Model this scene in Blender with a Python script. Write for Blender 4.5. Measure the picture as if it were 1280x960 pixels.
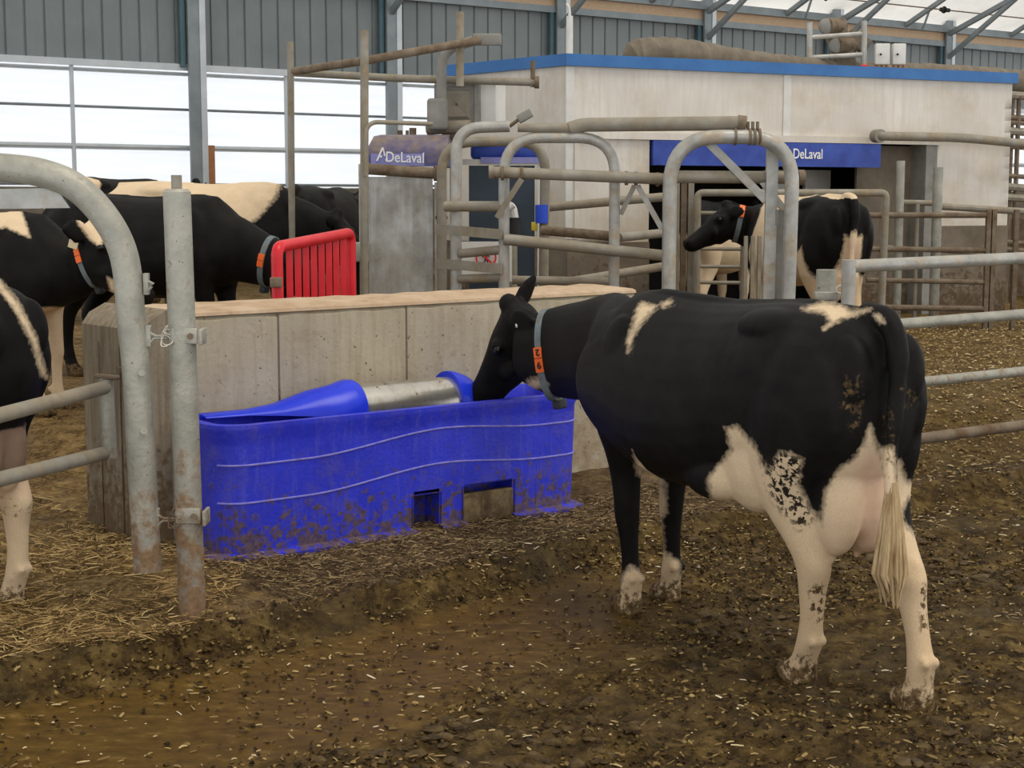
import bpy, bmesh, math, random
import numpy as np
from mathutils import Vector, Matrix
random.seed(7); np.random.seed(7)
for o in list(bpy.data.objects): bpy.data.objects.remove(o, do_unlink=True)
SC = bpy.context.scene
COL = SC.collection
# ---------------------------------------------------------------- camera, world, light
CAMZ = 1.8; F = 1920.0; TH = math.atan(230/1920)
cd = bpy.data.cameras.new('camera'); cam = bpy.data.objects.new('camera', cd); COL.objects.link(cam)
cam.location = (0, 0, CAMZ); cam.rotation_euler = (math.pi/2 - TH, 0, 0)
cd.sensor_width = 36; cd.lens = 54; cd.clip_start = .05; cd.clip_end = 500
SC.camera = cam
SC.view_settings.view_transform = 'Standard'; SC.view_settings.look = 'None'
SC.view_settings.gamma = 1; SC.view_settings.exposure = 0.0
SC.view_settings.use_curve_mapping = False
w = bpy.data.worlds.new('sky'); SC.world = w; w.use_nodes = True
bg = w.node_tree.nodes['Background']; bg.inputs[1].default_value = 1.0
_n = w.node_tree.nodes; _l = w.node_tree.links; _t = _n.new('ShaderNodeTexCoord'); _s = _n.new('ShaderNodeSeparateXYZ'); _r = _n.new('ShaderNodeValToRGB')
_l.new(_t.outputs['Generated'], _s.inputs[0]); _l.new(_s.outputs[2], _r.inputs[0]); _l.new(_r.outputs[0], bg.inputs[0])
_e = _r.color_ramp.elements; _e[0].position = 0.0; _e[0].color = (1.35, 1.38, 1.42, 1); _e[1].position = .42; _e[1].color = (.74, .72, .68, 1); _x = _e.new(.22); _x.color = (1.30, 1.32, 1.34, 1)
def sun(name, rot, e, ang, col):
    l = bpy.data.lights.new(name, 'SUN'); l.energy = e; l.angle = math.radians(ang); l.color = col
    o = bpy.data.objects.new(name, l); o.rotation_euler = rot; COL.objects.link(o); o.location = (0, 0, 12)
sun('sun', (math.radians(14), math.radians(20), 0), 1.5, 30, (1, .92, .80))

# ---------------------------------------------------------------- helpers
def at(u, v, Y):
    dx = (u-640)/F; dy = -(v-480)/F
    d = Vector((dx, math.cos(TH)+dy*math.sin(TH), -math.sin(TH)+dy*math.cos(TH)))
    return Vector((0, 0, CAMZ)) + d*(Y/d.y)
def onz(u, v, z):
    p = at(u, v, 1.0); d = p-Vector((0, 0, CAMZ)); return Vector((0, 0, CAMZ)) + d*((z-CAMZ)/d.z)
def project(P):
    P = np.asarray(P, float); q = P-np.array([0, 0, CAMZ])
    f = q[:, 1]*math.cos(TH)-q[:, 2]*math.sin(TH); up = q[:, 1]*math.sin(TH)+q[:, 2]*math.cos(TH)
    return np.stack([640+F*q[:, 0]/f, 480-F*up/f], 1)

def nt(name):
    m = bpy.data.materials.new(name); m.use_nodes = True
    return m, m.node_tree.nodes, m.node_tree.links, m.node_tree.nodes['Principled BSDF']
def c4(c): return (c[0], c[1], c[2], 1)
def ramp(N, fac, L, stops):
    r = N.new('ShaderNodeValToRGB'); e = r.color_ramp.elements
    while len(e) < len(stops): e.new(.5)
    for i, (p, c) in enumerate(stops):
        e[i].position = p; e[i].color = c4(c) if hasattr(c, '__len__') else (c, c, c, 1)
    L.new(fac, r.inputs[0]); return r.outputs[0]
def noise(N, L, vec, scale, detail=5, rough=.6, dist=0):
    n = N.new('ShaderNodeTexNoise'); n.inputs['Scale'].default_value = scale; n.inputs['Detail'].default_value = detail
    n.inputs['Roughness'].default_value = rough; n.inputs['Distortion'].default_value = dist
    if vec is not None: L.new(vec, n.inputs['Vector'])
    return n.outputs['Fac']
def mapping(N, L, vec, sc):
    m = N.new('ShaderNodeMapping'); m.inputs['Scale'].default_value = sc; L.new(vec, m.inputs['Vector']); return m.outputs[0]
def mix(N, L, fac, a, b):
    m = N.new('ShaderNodeMix'); m.data_type = 'RGBA'
    for i, x in ((0, fac), (6, a), (7, b)):
        if isinstance(x, (int, float)): m.inputs[i].default_value = x if i == 0 else (x, x, x, 1)
        elif isinstance(x, tuple): m.inputs[i].default_value = c4(x)
        else: L.new(x, m.inputs[i])
    return m.outputs[2]
def mth(N, L, op, a, b=None, clamp=False):
    m = N.new('ShaderNodeMath'); m.operation = op; m.use_clamp = clamp
    for i, x in ((0, a), (1, b)):
        if x is None: continue
        if isinstance(x, (int, float)): m.inputs[i].default_value = x
        else: L.new(x, m.inputs[i])
    return m.outputs[0]
def M(name, c1, c2=None, scale=4, rough=.6, metal=0, bump=0, bscale=60, dirt=None, dz=None, dscale=9, thr=.55, soft=.08, streak=None, specks=None, sscale=30, sthr=.7, trans=0, st=(1, 1, 1)):
    m, N, L, B = nt(name)
    tc = N.new('ShaderNodeTexCoord'); g = N.new('ShaderNodeNewGeometry'); vec = g.outputs['Position']
    if st != (1, 1, 1): v2 = mapping(N, L, vec, st)
    else: v2 = vec
    col = ramp(N, noise(N, L, v2, scale), L, [(.3, c1), (.7, c2 or c1)])
    if streak:
        s = noise(N, L, mapping(N, L, vec, (14, 14, 1.2)), 1.6, 6)
        col = mix(N, L, ramp(N, s, L, [(.45, 0.), (.72, .85)]), col, streak)
    df = None
    if dirt:
        d = noise(N, L, vec, dscale, 8, .68)
        if dz:
            sp = N.new('ShaderNodeSeparateXYZ'); L.new(vec, sp.inputs[0])
            mr = N.new('ShaderNodeMapRange'); mr.inputs[1].default_value = dz[0]; mr.inputs[2].default_value = dz[1]
            mr.inputs[3].default_value = dz[2] if len(dz) > 2 else .3; mr.inputs[4].default_value = dz[3] if len(dz) > 3 else -.3
            L.new(sp.outputs[2], mr.inputs[0]); d = mth(N, L, 'ADD', d, mr.outputs[0])
        df = ramp(N, d, L, [(thr-soft, 0.), (thr+soft, 1.)])
        dcol = ramp(N, noise(N, L, vec, dscale*3), L, [(.3, dirt), (.75, tuple(min(1, x*1.9) for x in dirt))])
        col = mix(N, L, df, col, dcol)
    if specks:
        s = noise(N, L, vec, sscale, 3, .5)
        col = mix(N, L, ramp(N, s, L, [(sthr, 0.), (sthr+.03, 1.)]), col, specks)
    L.new(col, B.inputs['Base Color']); B.inputs['Roughness'].default_value = rough
    if metal and df is not None:
        L.new(mth(N, L, 'MULTIPLY', mth(N, L, 'SUBTRACT', 1., df), metal), B.inputs['Metallic'])
        L.new(mth(N, L, 'ADD', mth(N, L, 'MULTIPLY', df, .9-rough), rough), B.inputs['Roughness'])
    else: B.inputs['Metallic'].default_value = metal
    B.inputs['Specular IOR Level'].default_value = .35
    if bump:
        b = N.new('ShaderNodeBump'); b.inputs['Strength'].default_value = bump; b.inputs['Distance'].default_value = .02
        h = noise(N, L, vec, bscale, 6)
        if df is not None: h = mth(N, L, 'ADD', h, df)
        L.new(h, b.inputs['Height']); L.new(b.outputs[0], B.inputs['Normal'])
    return m
DIRT = (.10, .062, .028); TAN = (.30, .215, .125)
m_galv = M('galvanised_steel', (.30, .295, .27), (.47, .465, .43), 9, .45, .35, dirt=TAN, dscale=7, thr=.62, soft=.12, bump=.08, bscale=30)
m_galvmud = M('muddy_galvanised_steel', (.27, .265, .225), (.44, .425, .36), 8, .5, .3, dirt=(.16, .10, .055), dz=(.15, 1.0, .22, -.12), dscale=16, thr=.56, soft=.10, bump=.25, bscale=40, specks=(.08, .055, .03), sscale=45, sthr=.7)
m_pipe = M('dusty_pipe_steel', (.22, .20, .16), (.34, .32, .27), 6, .6, .2, dirt=(.19, .15, .095), dscale=5, thr=.55, soft=.15, bump=.08)
m_pipeb = M('brown_crusted_steel', (.14, .105, .07), (.24, .19, .135), 8, .8, .05, dirt=(.09, .055, .03), dscale=7, thr=.55, soft=.1, bump=.2)
m_conc = M('cast_concrete', (.40, .345, .245), (.50, .44, .325), 3, .85, 0, bump=.25, bscale=35, dirt=(.20, .14, .08), dz=(.5, 1.25, .08, -.1), dscale=5, thr=.66, soft=.12, streak=(.36, .295, .19), specks=(.14, .10, .05), sscale=42, sthr=.68)
m_conctop = M('worn_concrete_cap', (.42, .29, .18), (.56, .43, .30), 5, .9, 0, bump=.3, bscale=50, dirt=(.30, .20, .12), dscale=8, thr=.6)
m_boards = M('stained_board_concrete', (.15, .115, .075), (.30, .25, .175), 3, .9, 0, bump=.3, bscale=30, st=(10, 10, .8), dirt=(.09, .06, .03), dz=(.1, 1.0, .2, -.25), dscale=18, thr=.55)
m_white = M('stained_white_panel', (.60, .555, .49), (.76, .72, .65), 1.3, .6, 0, dirt=(.36, .285, .19), dz=(.6, 2.6, .12, -.08), dscale=1.6, thr=.62, soft=.2, streak=(.62, .55, .475))
m_lowconc = M('grimy_concrete', (.13, .105, .075), (.24, .20, .15), 3, .9, 0, bump=.2, dirt=(.07, .045, .025), dz=(.4, 1.3, .2, -.15), dscale=12, thr=.55)
m_dark = M('interior_shade', (.012, .011, .010), (.03, .027, .024), 3, .8)  # near-black colour stands in for shade inside the doorway
m_bluetrim = M('blue_trim', (.03, .13, .36), (.05, .18, .44), 3, .5, 0)
m_sign = M('blue_sign_band', (.015, .035, .26), (.04, .09, .42), 4, .4, 0)
m_hood = M('navy_hood', (.055, .05, .17), (.09, .085, .22), 5, .45, 0, dirt=(.16, .125, .10), dz=(1.9, 2.4, -.15, .22), dscale=6, thr=.6, soft=.15)
m_lilac = M('faded_lilac_band', (.22, .22, .50), (.30, .30, .58), 9, .5)
m_letter = M('white_lettering', (.85, .85, .85), rough=.5)
m_clad = M('grey_cladding', (.19, .215, .215), (.235, .26, .26), 1.5, .5, .1, streak=(.20, .235, .24))
m_col = M('grey_steel_column', (.20, .235, .245), (.28, .31, .32), 3, .5, .3)
m_colw = M('pale_and_lit_steel', (.50, .54, .56), (.62, .65, .66), 3, .45, .3)  # pale rails; on column flanges the paleness is painted-in light
m_teal = M('teal_channel', (.07, .13, .16), (.10, .17, .19), 3, .5, .2)
m_wood = M('orange_brown_wood', (.34, .14, .055), (.44, .20, .09), 6, .7)
m_woodp = M('pale_wood', (.50, .34, .21), (.62, .45, .3), 6, .7, st=(2, 2, 9))
m_red = M('red_painted_steel', (.60, .010, .02), (.72, .025, .035), 6, .35, 0, dirt=(.16, .07, .035), dscale=14, thr=.68, soft=.04, bump=.05)
m_steel = M('scratched_stainless', (.36, .36, .345), (.52, .52, .50), 3, .42, .5, streak=(.60, .60, .58), dirt=(.20, .175, .13), dz=(.8, 2.1, .12, -.05), dscale=3.5, thr=.62, soft=.2)
m_stainless = M('brushed_stainless', (.56, .54, .48), (.70, .68, .62), 3, .25, .85, streak=(.45, .40, .31), specks=(.30, .17, .08), sscale=30, sthr=.68)
m_machine = M('dark_grey_machine', (.035, .05, .07), (.06, .08, .10), 2.5, .35, .3)
m_greybox = M('dusty_grey_plastic', (.19, .185, .165), (.30, .29, .26), 6, .7)
m_ltbox = M('light_grey_box', (.60, .59, .55), (.70, .69, .65), 6, .5)
m_hose = M('dusty_fabric_duct', (.13, .105, .075), (.22, .185, .14), 8, .9, 0, bump=.3)
m_blueplain = M('bright_blue_plastic', (.01, .05, .50), (.02, .08, .62), 6, .35)
m_orange = M('orange_tag_plastic', (.85, .13, .02), (.95, .18, .03), 6, .45)
m_strap = M('grey_blue_strap', (.10, .13, .145), (.19, .225, .235), 14, .75, dirt=(.10, .08, .05), dscale=20, thr=.62)
m_straptail = M('dark_strap', (.03, .035, .04), (.06, .065, .07), 14, .75)
m_black = M('black_rubber', (.012, .012, .012), (.025, .025, .025), 8, .6)
m_yellow = M('yellow_plastic', (.55, .42, .03), rough=.5)
m_wire = M('thin_white_wire', (.55, .52, .46), (.65, .62, .55), 20, .5)
m_tagw = M('cream_ear_tag', (.75, .62, .36), (.82, .70, .44), 12, .5)
m_redsign = M('sign_red', (.70, .02, .04), rough=.4)
m_signw = M('sign_white', (.62, .60, .56), (.72, .70, .66), 8, .5)

# trough plastic
def trough_mat():
    m, N, L, B = nt('mud_splashed_blue_plastic')
    g = N.new('ShaderNodeNewGeometry'); vec = g.outputs['Position']
    sp = N.new('ShaderNodeSeparateXYZ'); L.new(vec, sp.inputs[0])
    base = ramp(N, noise(N, L, vec, 4), L, [(.3, (.016, .024, .52)), (.7, (.03, .045, .74))])
    s = noise(N, L, mapping(N, L, vec, (18, 18, 2.0)), 1.8, 8, .7)
    base = mix(N, L, ramp(N, s, L, [(.52, 0.), (.8, .62)]), base, (.13, .13, .50))
    s2 = noise(N, L, vec, 7, 8, .7)
    base = mix(N, L, ramp(N, s2, L, [(.50, 0.), (.72, .42)]), base, (.13, .10, .26))
    nrm = N.new('ShaderNodeSeparateXYZ'); L.new(g.outputs['Normal'], nrm.inputs[0])
    mr = N.new('ShaderNodeMapRange'); mr.inputs[1].default_value = .12; mr.inputs[2].default_value = .62
    mr.inputs[3].default_value = .135; mr.inputs[4].default_value = -.12; L.new(sp.outputs[2], mr.inputs[0])
    d = mth(N, L, 'ADD', noise(N, L, vec, 19, 10, .74), mr.outputs[0])
    df = ramp(N, d, L, [(.555, 0.), (.60, .9)])
    dc = ramp(N, noise(N, L, vec, 30), L, [(.3, (.045, .024, .015)), (.7, (.17, .105, .07))])
    col = mix(N, L, df, base, dc)
    L.new(col, B.inputs['Base Color']); L.new(mth(N, L, 'ADD', mth(N, L, 'MULTIPLY', df, .4), .42), B.inputs['Roughness'])
    b = N.new('ShaderNodeBump'); b.inputs['Strength'].default_value = .3; b.inputs['Distance'].default_value = .01; L.new(mth(N, L, 'ADD', df, noise(N, L, vec, 50)), b.inputs['Height']); L.new(b.outputs[0], B.inputs['Normal'])
    return m
m_trough = trough_mat()
m_scuff = M('scuffed_pale_blue', (.16, .16, .60), (.30, .28, .66), 30, .6, dirt=(.15, .10, .08), dscale=12, thr=.62, soft=.06)
m_blueclean = M('clean_blue_plastic', (.012, .035, .66), (.018, .05, .78), 4, .3)

OBJLOC = {}
def tag(o, label=None, cat=None, group=None, kind=None):
    if label: o['label'] = label
    if cat: o['category'] = cat
    if group: o['group'] = group
    if kind: o['kind'] = kind
    return o
def thing(name, loc, label, cat, group=None, rz=0):
    o = bpy.data.objects.new(name, None); o.empty_display_size = .1; COL.objects.link(o)
    o.location = loc; o.rotation_euler = (0, 0, rz); OBJLOC[o] = Vector(loc)
    return tag(o, label, cat, group)

class G:
    def __init__(s): s.v = []; s.f = []; s.m = []
    def add(s, vs, fs, mi=0):
        n = len(s.v); s.v += [tuple(p) for p in vs]; s.f += [tuple(i+n for i in f) for f in fs]; s.m += [mi]*len(fs); return s
    def box(s, c, size, R=None, mi=0):
        c = Vector(c); h = [x/2 for x in size]; vs = []
        for i in range(8):
            p = Vector(((1 if i & 1 else -1)*h[0], (1 if i & 2 else -1)*h[1], (1 if i & 4 else -1)*h[2]))
            vs.append(c+(R @ p if R else p))
        return s.add(vs, [(0, 2, 3, 1), (4, 5, 7, 6), (0, 1, 5, 4), (2, 6, 7, 3), (0, 4, 6, 2), (1, 3, 7, 5)], mi)
    def bbox(s, c, size, R=None, r=.02, seg=3, mi=0):
        bm = bmesh.new(); bmesh.ops.create_cube(bm, size=1)
        for v in bm.verts: v.co = Vector([v.co[i]*size[i] for i in range(3)])
        bmesh.ops.bevel(bm, geom=list(bm.edges), offset=r, segments=seg, affect='EDGES', profile=.5)
        c = Vector(c); idx = {v: i for i, v in enumerate(bm.verts)}
        s.add([c+(R @ v.co if R else v.co) for v in bm.verts], [[idx[v] for v in f.verts] for f in bm.faces], mi); bm.free(); return s
    def loft(s, rings, cap=True, closed=False, mi=0):
        n = len(rings[0]); vs = [p for r in rings for p in r]; fs = []
        k = len(rings)
        for i in range(k if closed else k-1):
            a = i*n; b = ((i+1) % k)*n
            for j in range(n):
                j2 = (j+1) % n; fs.append((a+j, a+j2, b+j2, b+j))
        if cap and not closed: fs.append(tuple(range(n))[::-1]); fs.append(tuple((k-1)*n+j for j in range(n)))
        return s.add(vs, fs, mi)
    def tube(s, pts, r, n=14, closed=False, mi=0, cap=True, flat=None):
        pts = [Vector(p) for p in pts]; k = len(pts)
        rr = r if hasattr(r, '__len__') else [r]*k
        T = []
        for i in range(k):
            a = pts[(i-1) % k] if (i > 0 or closed) else pts[0]; b = pts[(i+1) % k] if (i < k-1 or closed) else pts[-1]
            t = b-a; T.append(t.normalized() if t.length > 1e-9 else Vector((0, 0, 1)))
        up = Vector((0, 0, 1)) if abs(T[0].z) < .9 else Vector((1, 0, 0))
        u = (up-T[0]*up.dot(T[0])).normalized(); rings = []
        for i in range(k):
            u = (u-T[i]*u.dot(T[i])); u.normalize(); w_ = T[i].cross(u)
            a, b = (flat if flat else (1, 1))
            rings.append([pts[i]+(u*math.cos(2*math.pi*j/n)*a+w_*math.sin(2*math.pi*j/n)*b)*rr[i] for j in range(n)])
        return s.loft(rings, cap, closed, mi)
    def ell(s, c, r, R=None, nu=16, nv=10, mi=0):
        c = Vector(c); r = r if hasattr(r, '__len__') else (r, r, r); rings = []
        for i in range(1, nv):
            th = math.pi*i/nv
            rings.append([c+((R @ Vector((r[0]*math.sin(th)*math.cos(2*math.pi*j/nu), r[1]*math.sin(th)*math.sin(2*math.pi*j/nu), -r[2]*math.cos(th)))) if R else Vector((r[0]*math.sin(th)*math.cos(2*math.pi*j/nu), r[1]*math.sin(th)*math.sin(2*math.pi*j/nu), -r[2]*math.cos(th)))) for j in range(nu)])
        n = len(s.v); s.loft(rings, False, False, mi)
        b = c+(R @ Vector((0, 0, -r[2])) if R else Vector((0, 0, -r[2]))); t = c+(R @ Vector((0, 0, r[2])) if R else Vector((0, 0, r[2])))
        ib = len(s.v); s.v += [tuple(b), tuple(t)]; last = n+(nv-2)*nu
        for j in range(nu):
            s.f.append((ib, n+(j+1) % nu, n+j)); s.f.append((ib+1, last+j, last+(j+1) % nu)); s.m += [mi, mi]
        return s
    def prism(s, poly, ext, mi=0):
        ext = Vector(ext); a = [Vector(p) for p in poly]; b = [p+ext for p in a]; n = len(a)
        fs = [tuple(range(n))[::-1], tuple(range(n, 2*n))]+[(i, (i+1) % n, (i+1) % n+n, i+n) for i in range(n)]
        return s.add(a+b, fs, mi)
    def bar(s, a, b, wd, th, face=(0, -1, 0), mi=0):
        a = Vector(a); b = Vector(b); t = (b-a); Ln = t.length; t.normalize(); fn = Vector(face); fn = (fn-t*fn.dot(t)).normalized(); sd = t.cross(fn)
        R = Matrix((t, sd, fn)).transposed(); return s.box((a+b)/2, (Ln, wd, th), R, mi)
    def build(s, name, mat, parent=None, raw=False, smooth=True, ang=35):
        me = bpy.data.meshes.new(name); off = Vector((0, 0, 0))
        if parent is not None and not raw: off = OBJLOC.get(parent, Vector((0, 0, 0)))
        me.from_pydata([(p[0]-off.x, p[1]-off.y, p[2]-off.z) for p in s.v], [], s.f)
        for mm in (mat if isinstance(mat, (list, tuple)) else [mat]): me.materials.append(mm)
        for p, mi in zip(me.polygons, s.m): p.material_index = mi
        bm = bmesh.new(); bm.from_mesh(me); bmesh.ops.recalc_face_normals(bm, faces=bm.faces)
        bm.to_mesh(me); bm.free()
        if smooth:
            me.polygons.foreach_set('use_smooth', [True]*len(me.polygons))
            try: me.set_sharp_from_angle(angle=math.radians(ang))
            except Exception: pass
        o = bpy.data.objects.new(name, me); COL.objects.link(o)
        if parent is not None: o.parent = parent; OBJLOC[o] = OBJLOC.get(parent, Vector((0, 0, 0)))
        else: OBJLOC[o] = Vector((0, 0, 0))
        return o
def fil(pts, r, seg=8):
    pts = [Vector(p) for p in pts]; out = [pts[0]]
    rs = r if hasattr(r, '__len__') else [r]*len(pts)
    for i in range(1, len(pts)-1):
        a = (pts[i-1]-pts[i]); b = (pts[i+1]-pts[i]); la, lb = a.length, b.length
        d = min(rs[i], la*.48, lb*.48); A = pts[i]+a/la*d; B = pts[i]+b/lb*d
        for k in range(seg+1):
            t = k/seg; out.append(A*(1-t)**2+pts[i]*2*t*(1-t)*1.0+B*t*t if False else (A*(1-t)**2+pts[i]*2*t*(1-t)+B*t**2))
    out.append(pts[-1]); return out
def cr(pts, n=6):
    """Catmull-Rom through numpy rows"""
    P = np.array(pts, float); k = len(P); out = []
    for i in range(k-1):
        p0 = P[max(i-1, 0)]; p1 = P[i]; p2 = P[i+1]; p3 = P[min(i+2, k-1)]
        for j in range(n):
            t = j/n; out.append(.5*((2*p1)+(-p0+p2)*t+(2*p0-5*p1+4*p2-p3)*t*t+(-p0+3*p1-3*p2+p3)*t**3))
    out.append(P[-1]); return np.array(out)
def text(body, size, name, mat, parent, origin, xdir, updir, depth=.004, bold=0.0, sx=1.0):
    cu = bpy.data.curves.new(name, 'FONT'); cu.body = body; cu.size = size; cu.extrude = depth/2; cu.offset = bold
    t = bpy.data.objects.new(name, cu); COL.objects.link(t)
    dg = bpy.context.evaluated_depsgraph_get(); me = bpy.data.meshes.new_from_object(t.evaluated_get(dg)); bpy.data.objects.remove(t, do_unlink=True)
    x = Vector(xdir).normalized(); u = Vector(updir); u = (u-x*u.dot(x)).normalized(); z = x.cross(u)
    Mx = Matrix.Translation(Vector(origin)-OBJLOC.get(parent, Vector())) @ Matrix((x*sx, u, z)).transposed().to_4x4()
    me.transform(Mx); me.materials.clear(); me.materials.append(mat)
    o = bpy.data.objects.new(name, me); COL.objects.link(o); o.parent = parent; OBJLOC[o] = OBJLOC.get(parent, Vector()); return o
# numpy value noise
_T = np.random.rand(256, 256)
def vn(x, y):
    xi = np.floor(x).astype(int); yi = np.floor(y).astype(int); fx = x-xi; fy = y-yi
    fx = fx*fx*(3-2*fx); fy = fy*fy*(3-2*fy); a = _T[xi % 256, yi % 256]; b = _T[(xi+1) % 256, yi % 256]; c = _T[xi % 256, (yi+1) % 256]; d = _T[(xi+1) % 256, (yi+1) % 256]
    return (a*(1-fx)+b*fx)*(1-fy)+(c*(1-fx)+d*fx)*fy-.5
def fbm(x, y, s, o=5, p=.5):
    r = 0; a = 1
    for i in range(o): r = r+a*vn(x*s+17.3*i, y*s+9.1*i); s *= 2.03; a *= p
    return r
# ---------------------------------------------------------------- ground
def _p2(u, v, z): p = onz(u, v, z); return (p.x, p.y)
CURB = [(-5.5, 3.3), _p2(0, 822, .13), _p2(225, 785, .13), _p2(530, 714, .13), _p2(760, 660, .13), _p2(1150, 604, .13), _p2(1280, 582, .13), (9.5, 14.2), (30, 30)]
def curb_d(x, y):
    best = np.full(np.shape(x), 1e9); sg = np.ones(np.shape(x))
    for (ax, ay), (bx, by) in zip(CURB[:-1], CURB[1:]):
        dx, dy = bx-ax, by-ay; l2 = dx*dx+dy*dy; t = np.clip(((x-ax)*dx+(y-ay)*dy)/l2, 0, 1)
        qx = x-ax-t*dx; qy = y-ay-t*dy; d = np.hypot(qx, qy); c = dx*(y-ay)-dy*(x-ax); m = d < best-1e-9
        best = np.where(m, d, best); sg = np.where(m, np.where(c > 0, 1., -1.), sg)
    return best*sg
AX = Vector((math.sin(math.radians(50)), math.cos(math.radians(50)), 0)); AN = Vector((-AX.y, AX.x, 0))  # along the stall line, and away from the viewer
W0 = Vector((-1.60, 7.28, 0))+AN*.09; WT = 1.25; WTH = .40; WL = 3.15
def sstep(a, b, x):
    t = np.clip((x-a)/(b-a), 0, 1); return t*t*(3-2*t)
def wet(x, y):
    d = curb_d(x, y); return np.clip(sstep(-1.5, -1.0, d+.5*fbm(x, y, 1.5))*(1-sstep(-.34, -.18, d))*(1-sstep(.35, 1.0, x)), 0, 1)
def gz(x, y, detail=True):
    x = np.asarray(x, float); y = np.asarray(y, float); d = curb_d(x, y)
    dd = d+.05*fbm(x, y, 3) if detail else d
    z = .13*sstep(-.20, .0, dd)+.03*sstep(-.45, -.1, dd)*(1-sstep(-.1, 0, dd))
    z = z+(sstep(8.2, 11.5, y)*.30+sstep(11, 18, y)*.05)*sstep(.1, 1, d)
    if detail:
        wt = wet(x, y); lump = fbm(x, y, 5, 5, .62)
        near = np.clip(1.6-y/12, .15, 1); r1 = fbm(x+5, y, 9, 4, .62); r2 = fbm(x, y+3, 24, 3, .6)
        z = z+np.where(d < -.05, (.022*lump+near*(.030*np.abs(r1)+.016*np.maximum(r2, -.1)))*(1-.86*wt), 0)
        rim = sstep(-.3, -.1, d)*(1-sstep(.0, .12, d)); z = z+rim*.035*fbm(x, y, 6, 5, .6)
        z = z+np.where(d >= -.05, .028*fbm(x, y, 4, 6, .6)*sstep(0, .1, d), 0)
    return z
def g1(x, y): return float(gz(np.array([x]), np.array([y]))[0])
def ground():
    ys = 3.0*(48/3.0)**(np.linspace(0, 1, 430)); ks = np.concatenate([np.linspace(-1.3, -.44, 40)[:-1], np.linspace(-.44, .46, 470), np.linspace(.46, 1.2, 36)[1:]])
    Y, K = np.meshgrid(ys, ks, indexing='ij'); X = Y*K
    Z = gz(X, Y); D = curb_d(X, Y); nr, nc = X.shape
    V = np.stack([X, Y, Z], -1).reshape(-1, 3)
    idx = np.arange(nr*nc).reshape(nr, nc); Fq = np.stack([idx[:-1, :-1], idx[:-1, 1:], idx[1:, 1:], idx[1:, :-1]], -1).reshape(-1, 4)
    c = V[Fq].mean(1); d = curb_d(c[:, 0], c[:, 1])
    rx = c[:, 0]-W0.x; ry = c[:, 1]-W0.y; al = rx*AX.x+ry*AX.y; pe = rx*AN.x+ry*AN.y
    reg = np.full(len(c), 3)                      # 3 bedding right
    reg[(d < -.02)] = 0
    plat = (d >= -.02) & (pe < .2) & (al > -.15) & (al < 3.3); reg[plat] = 1
    left = (d >= -.02) & ~plat & ((al < .6) | ((pe > .2) & (al < 3.4))); reg[left] = 2
    W = wet(X, Y).reshape(-1)
    bp = (c[:, 0]+5.14)*.574-(c[:, 1]-25)*.819
    reg[(bp < .12) | (c[:, 0] < -11) | (c[:, 0] > 24)] = 9
    reg[(pe > .05) & (pe < WTH-.05) & (al > 0) & (al < WL)] = 9
    return V, Fq, reg, W
def ground_mat(name, stops, sc, rlo, rhi, fine=None, bump=.6, wetcol=None):
    m, N, L, B = nt(name); g = N.new('ShaderNodeNewGeometry'); vec = g.outputs['Position']
    n1 = noise(N, L, vec, sc, 10, .68, .3); col = ramp(N, n1, L, stops)
    n2 = noise(N, L, vec, sc*4, 6, .7)
    if fine: col = mix(N, L, ramp(N, n2, L, [(.53, 0.), (.66, .8)]), col, fine)
    r = ramp(N, noise(N, L, vec, sc*.6, 6, .6), L, [(.35, rlo), (.65, rhi)])
    if wetcol:
        a = N.new('ShaderNodeAttribute'); a.attribute_name = 'wet'
        wc = ramp(N, noise(N, L, mapping(N, L, vec, (3, 6, 1)), 3, 8, .7), L, [(.35, wetcol), (.66, tuple(x*1.8 for x in wetcol)), (.8, (.19, .13, .05))])
        col = mix(N, L, mth(N, L, 'MULTIPLY', a.outputs['Fac'], .85), col, wc)
        r = mix(N, L, a.outputs['Fac'], r, .42)
    L.new(col, B.inputs['Base Color']); L.new(r, B.inputs['Roughness']); B.inputs['Specular IOR Level'].default_value = .22
    b = N.new('ShaderNodeBump'); b.inputs['Distance'].default_value = .03; b.inputs['Strength'].default_value = bump
    if wetcol: L.new(mth(N, L, 'SUBTRACT', bump, mth(N, L, 'MULTIPLY', a.outputs['Fac'], bump*.7)), b.inputs['Strength'])
    L.new(mth(N, L, 'ADD', n1, mth(N, L, 'MULTIPLY', n2, .35)), b.inputs['Height']); L.new(b.outputs[0], B.inputs['Normal']); return m
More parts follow.
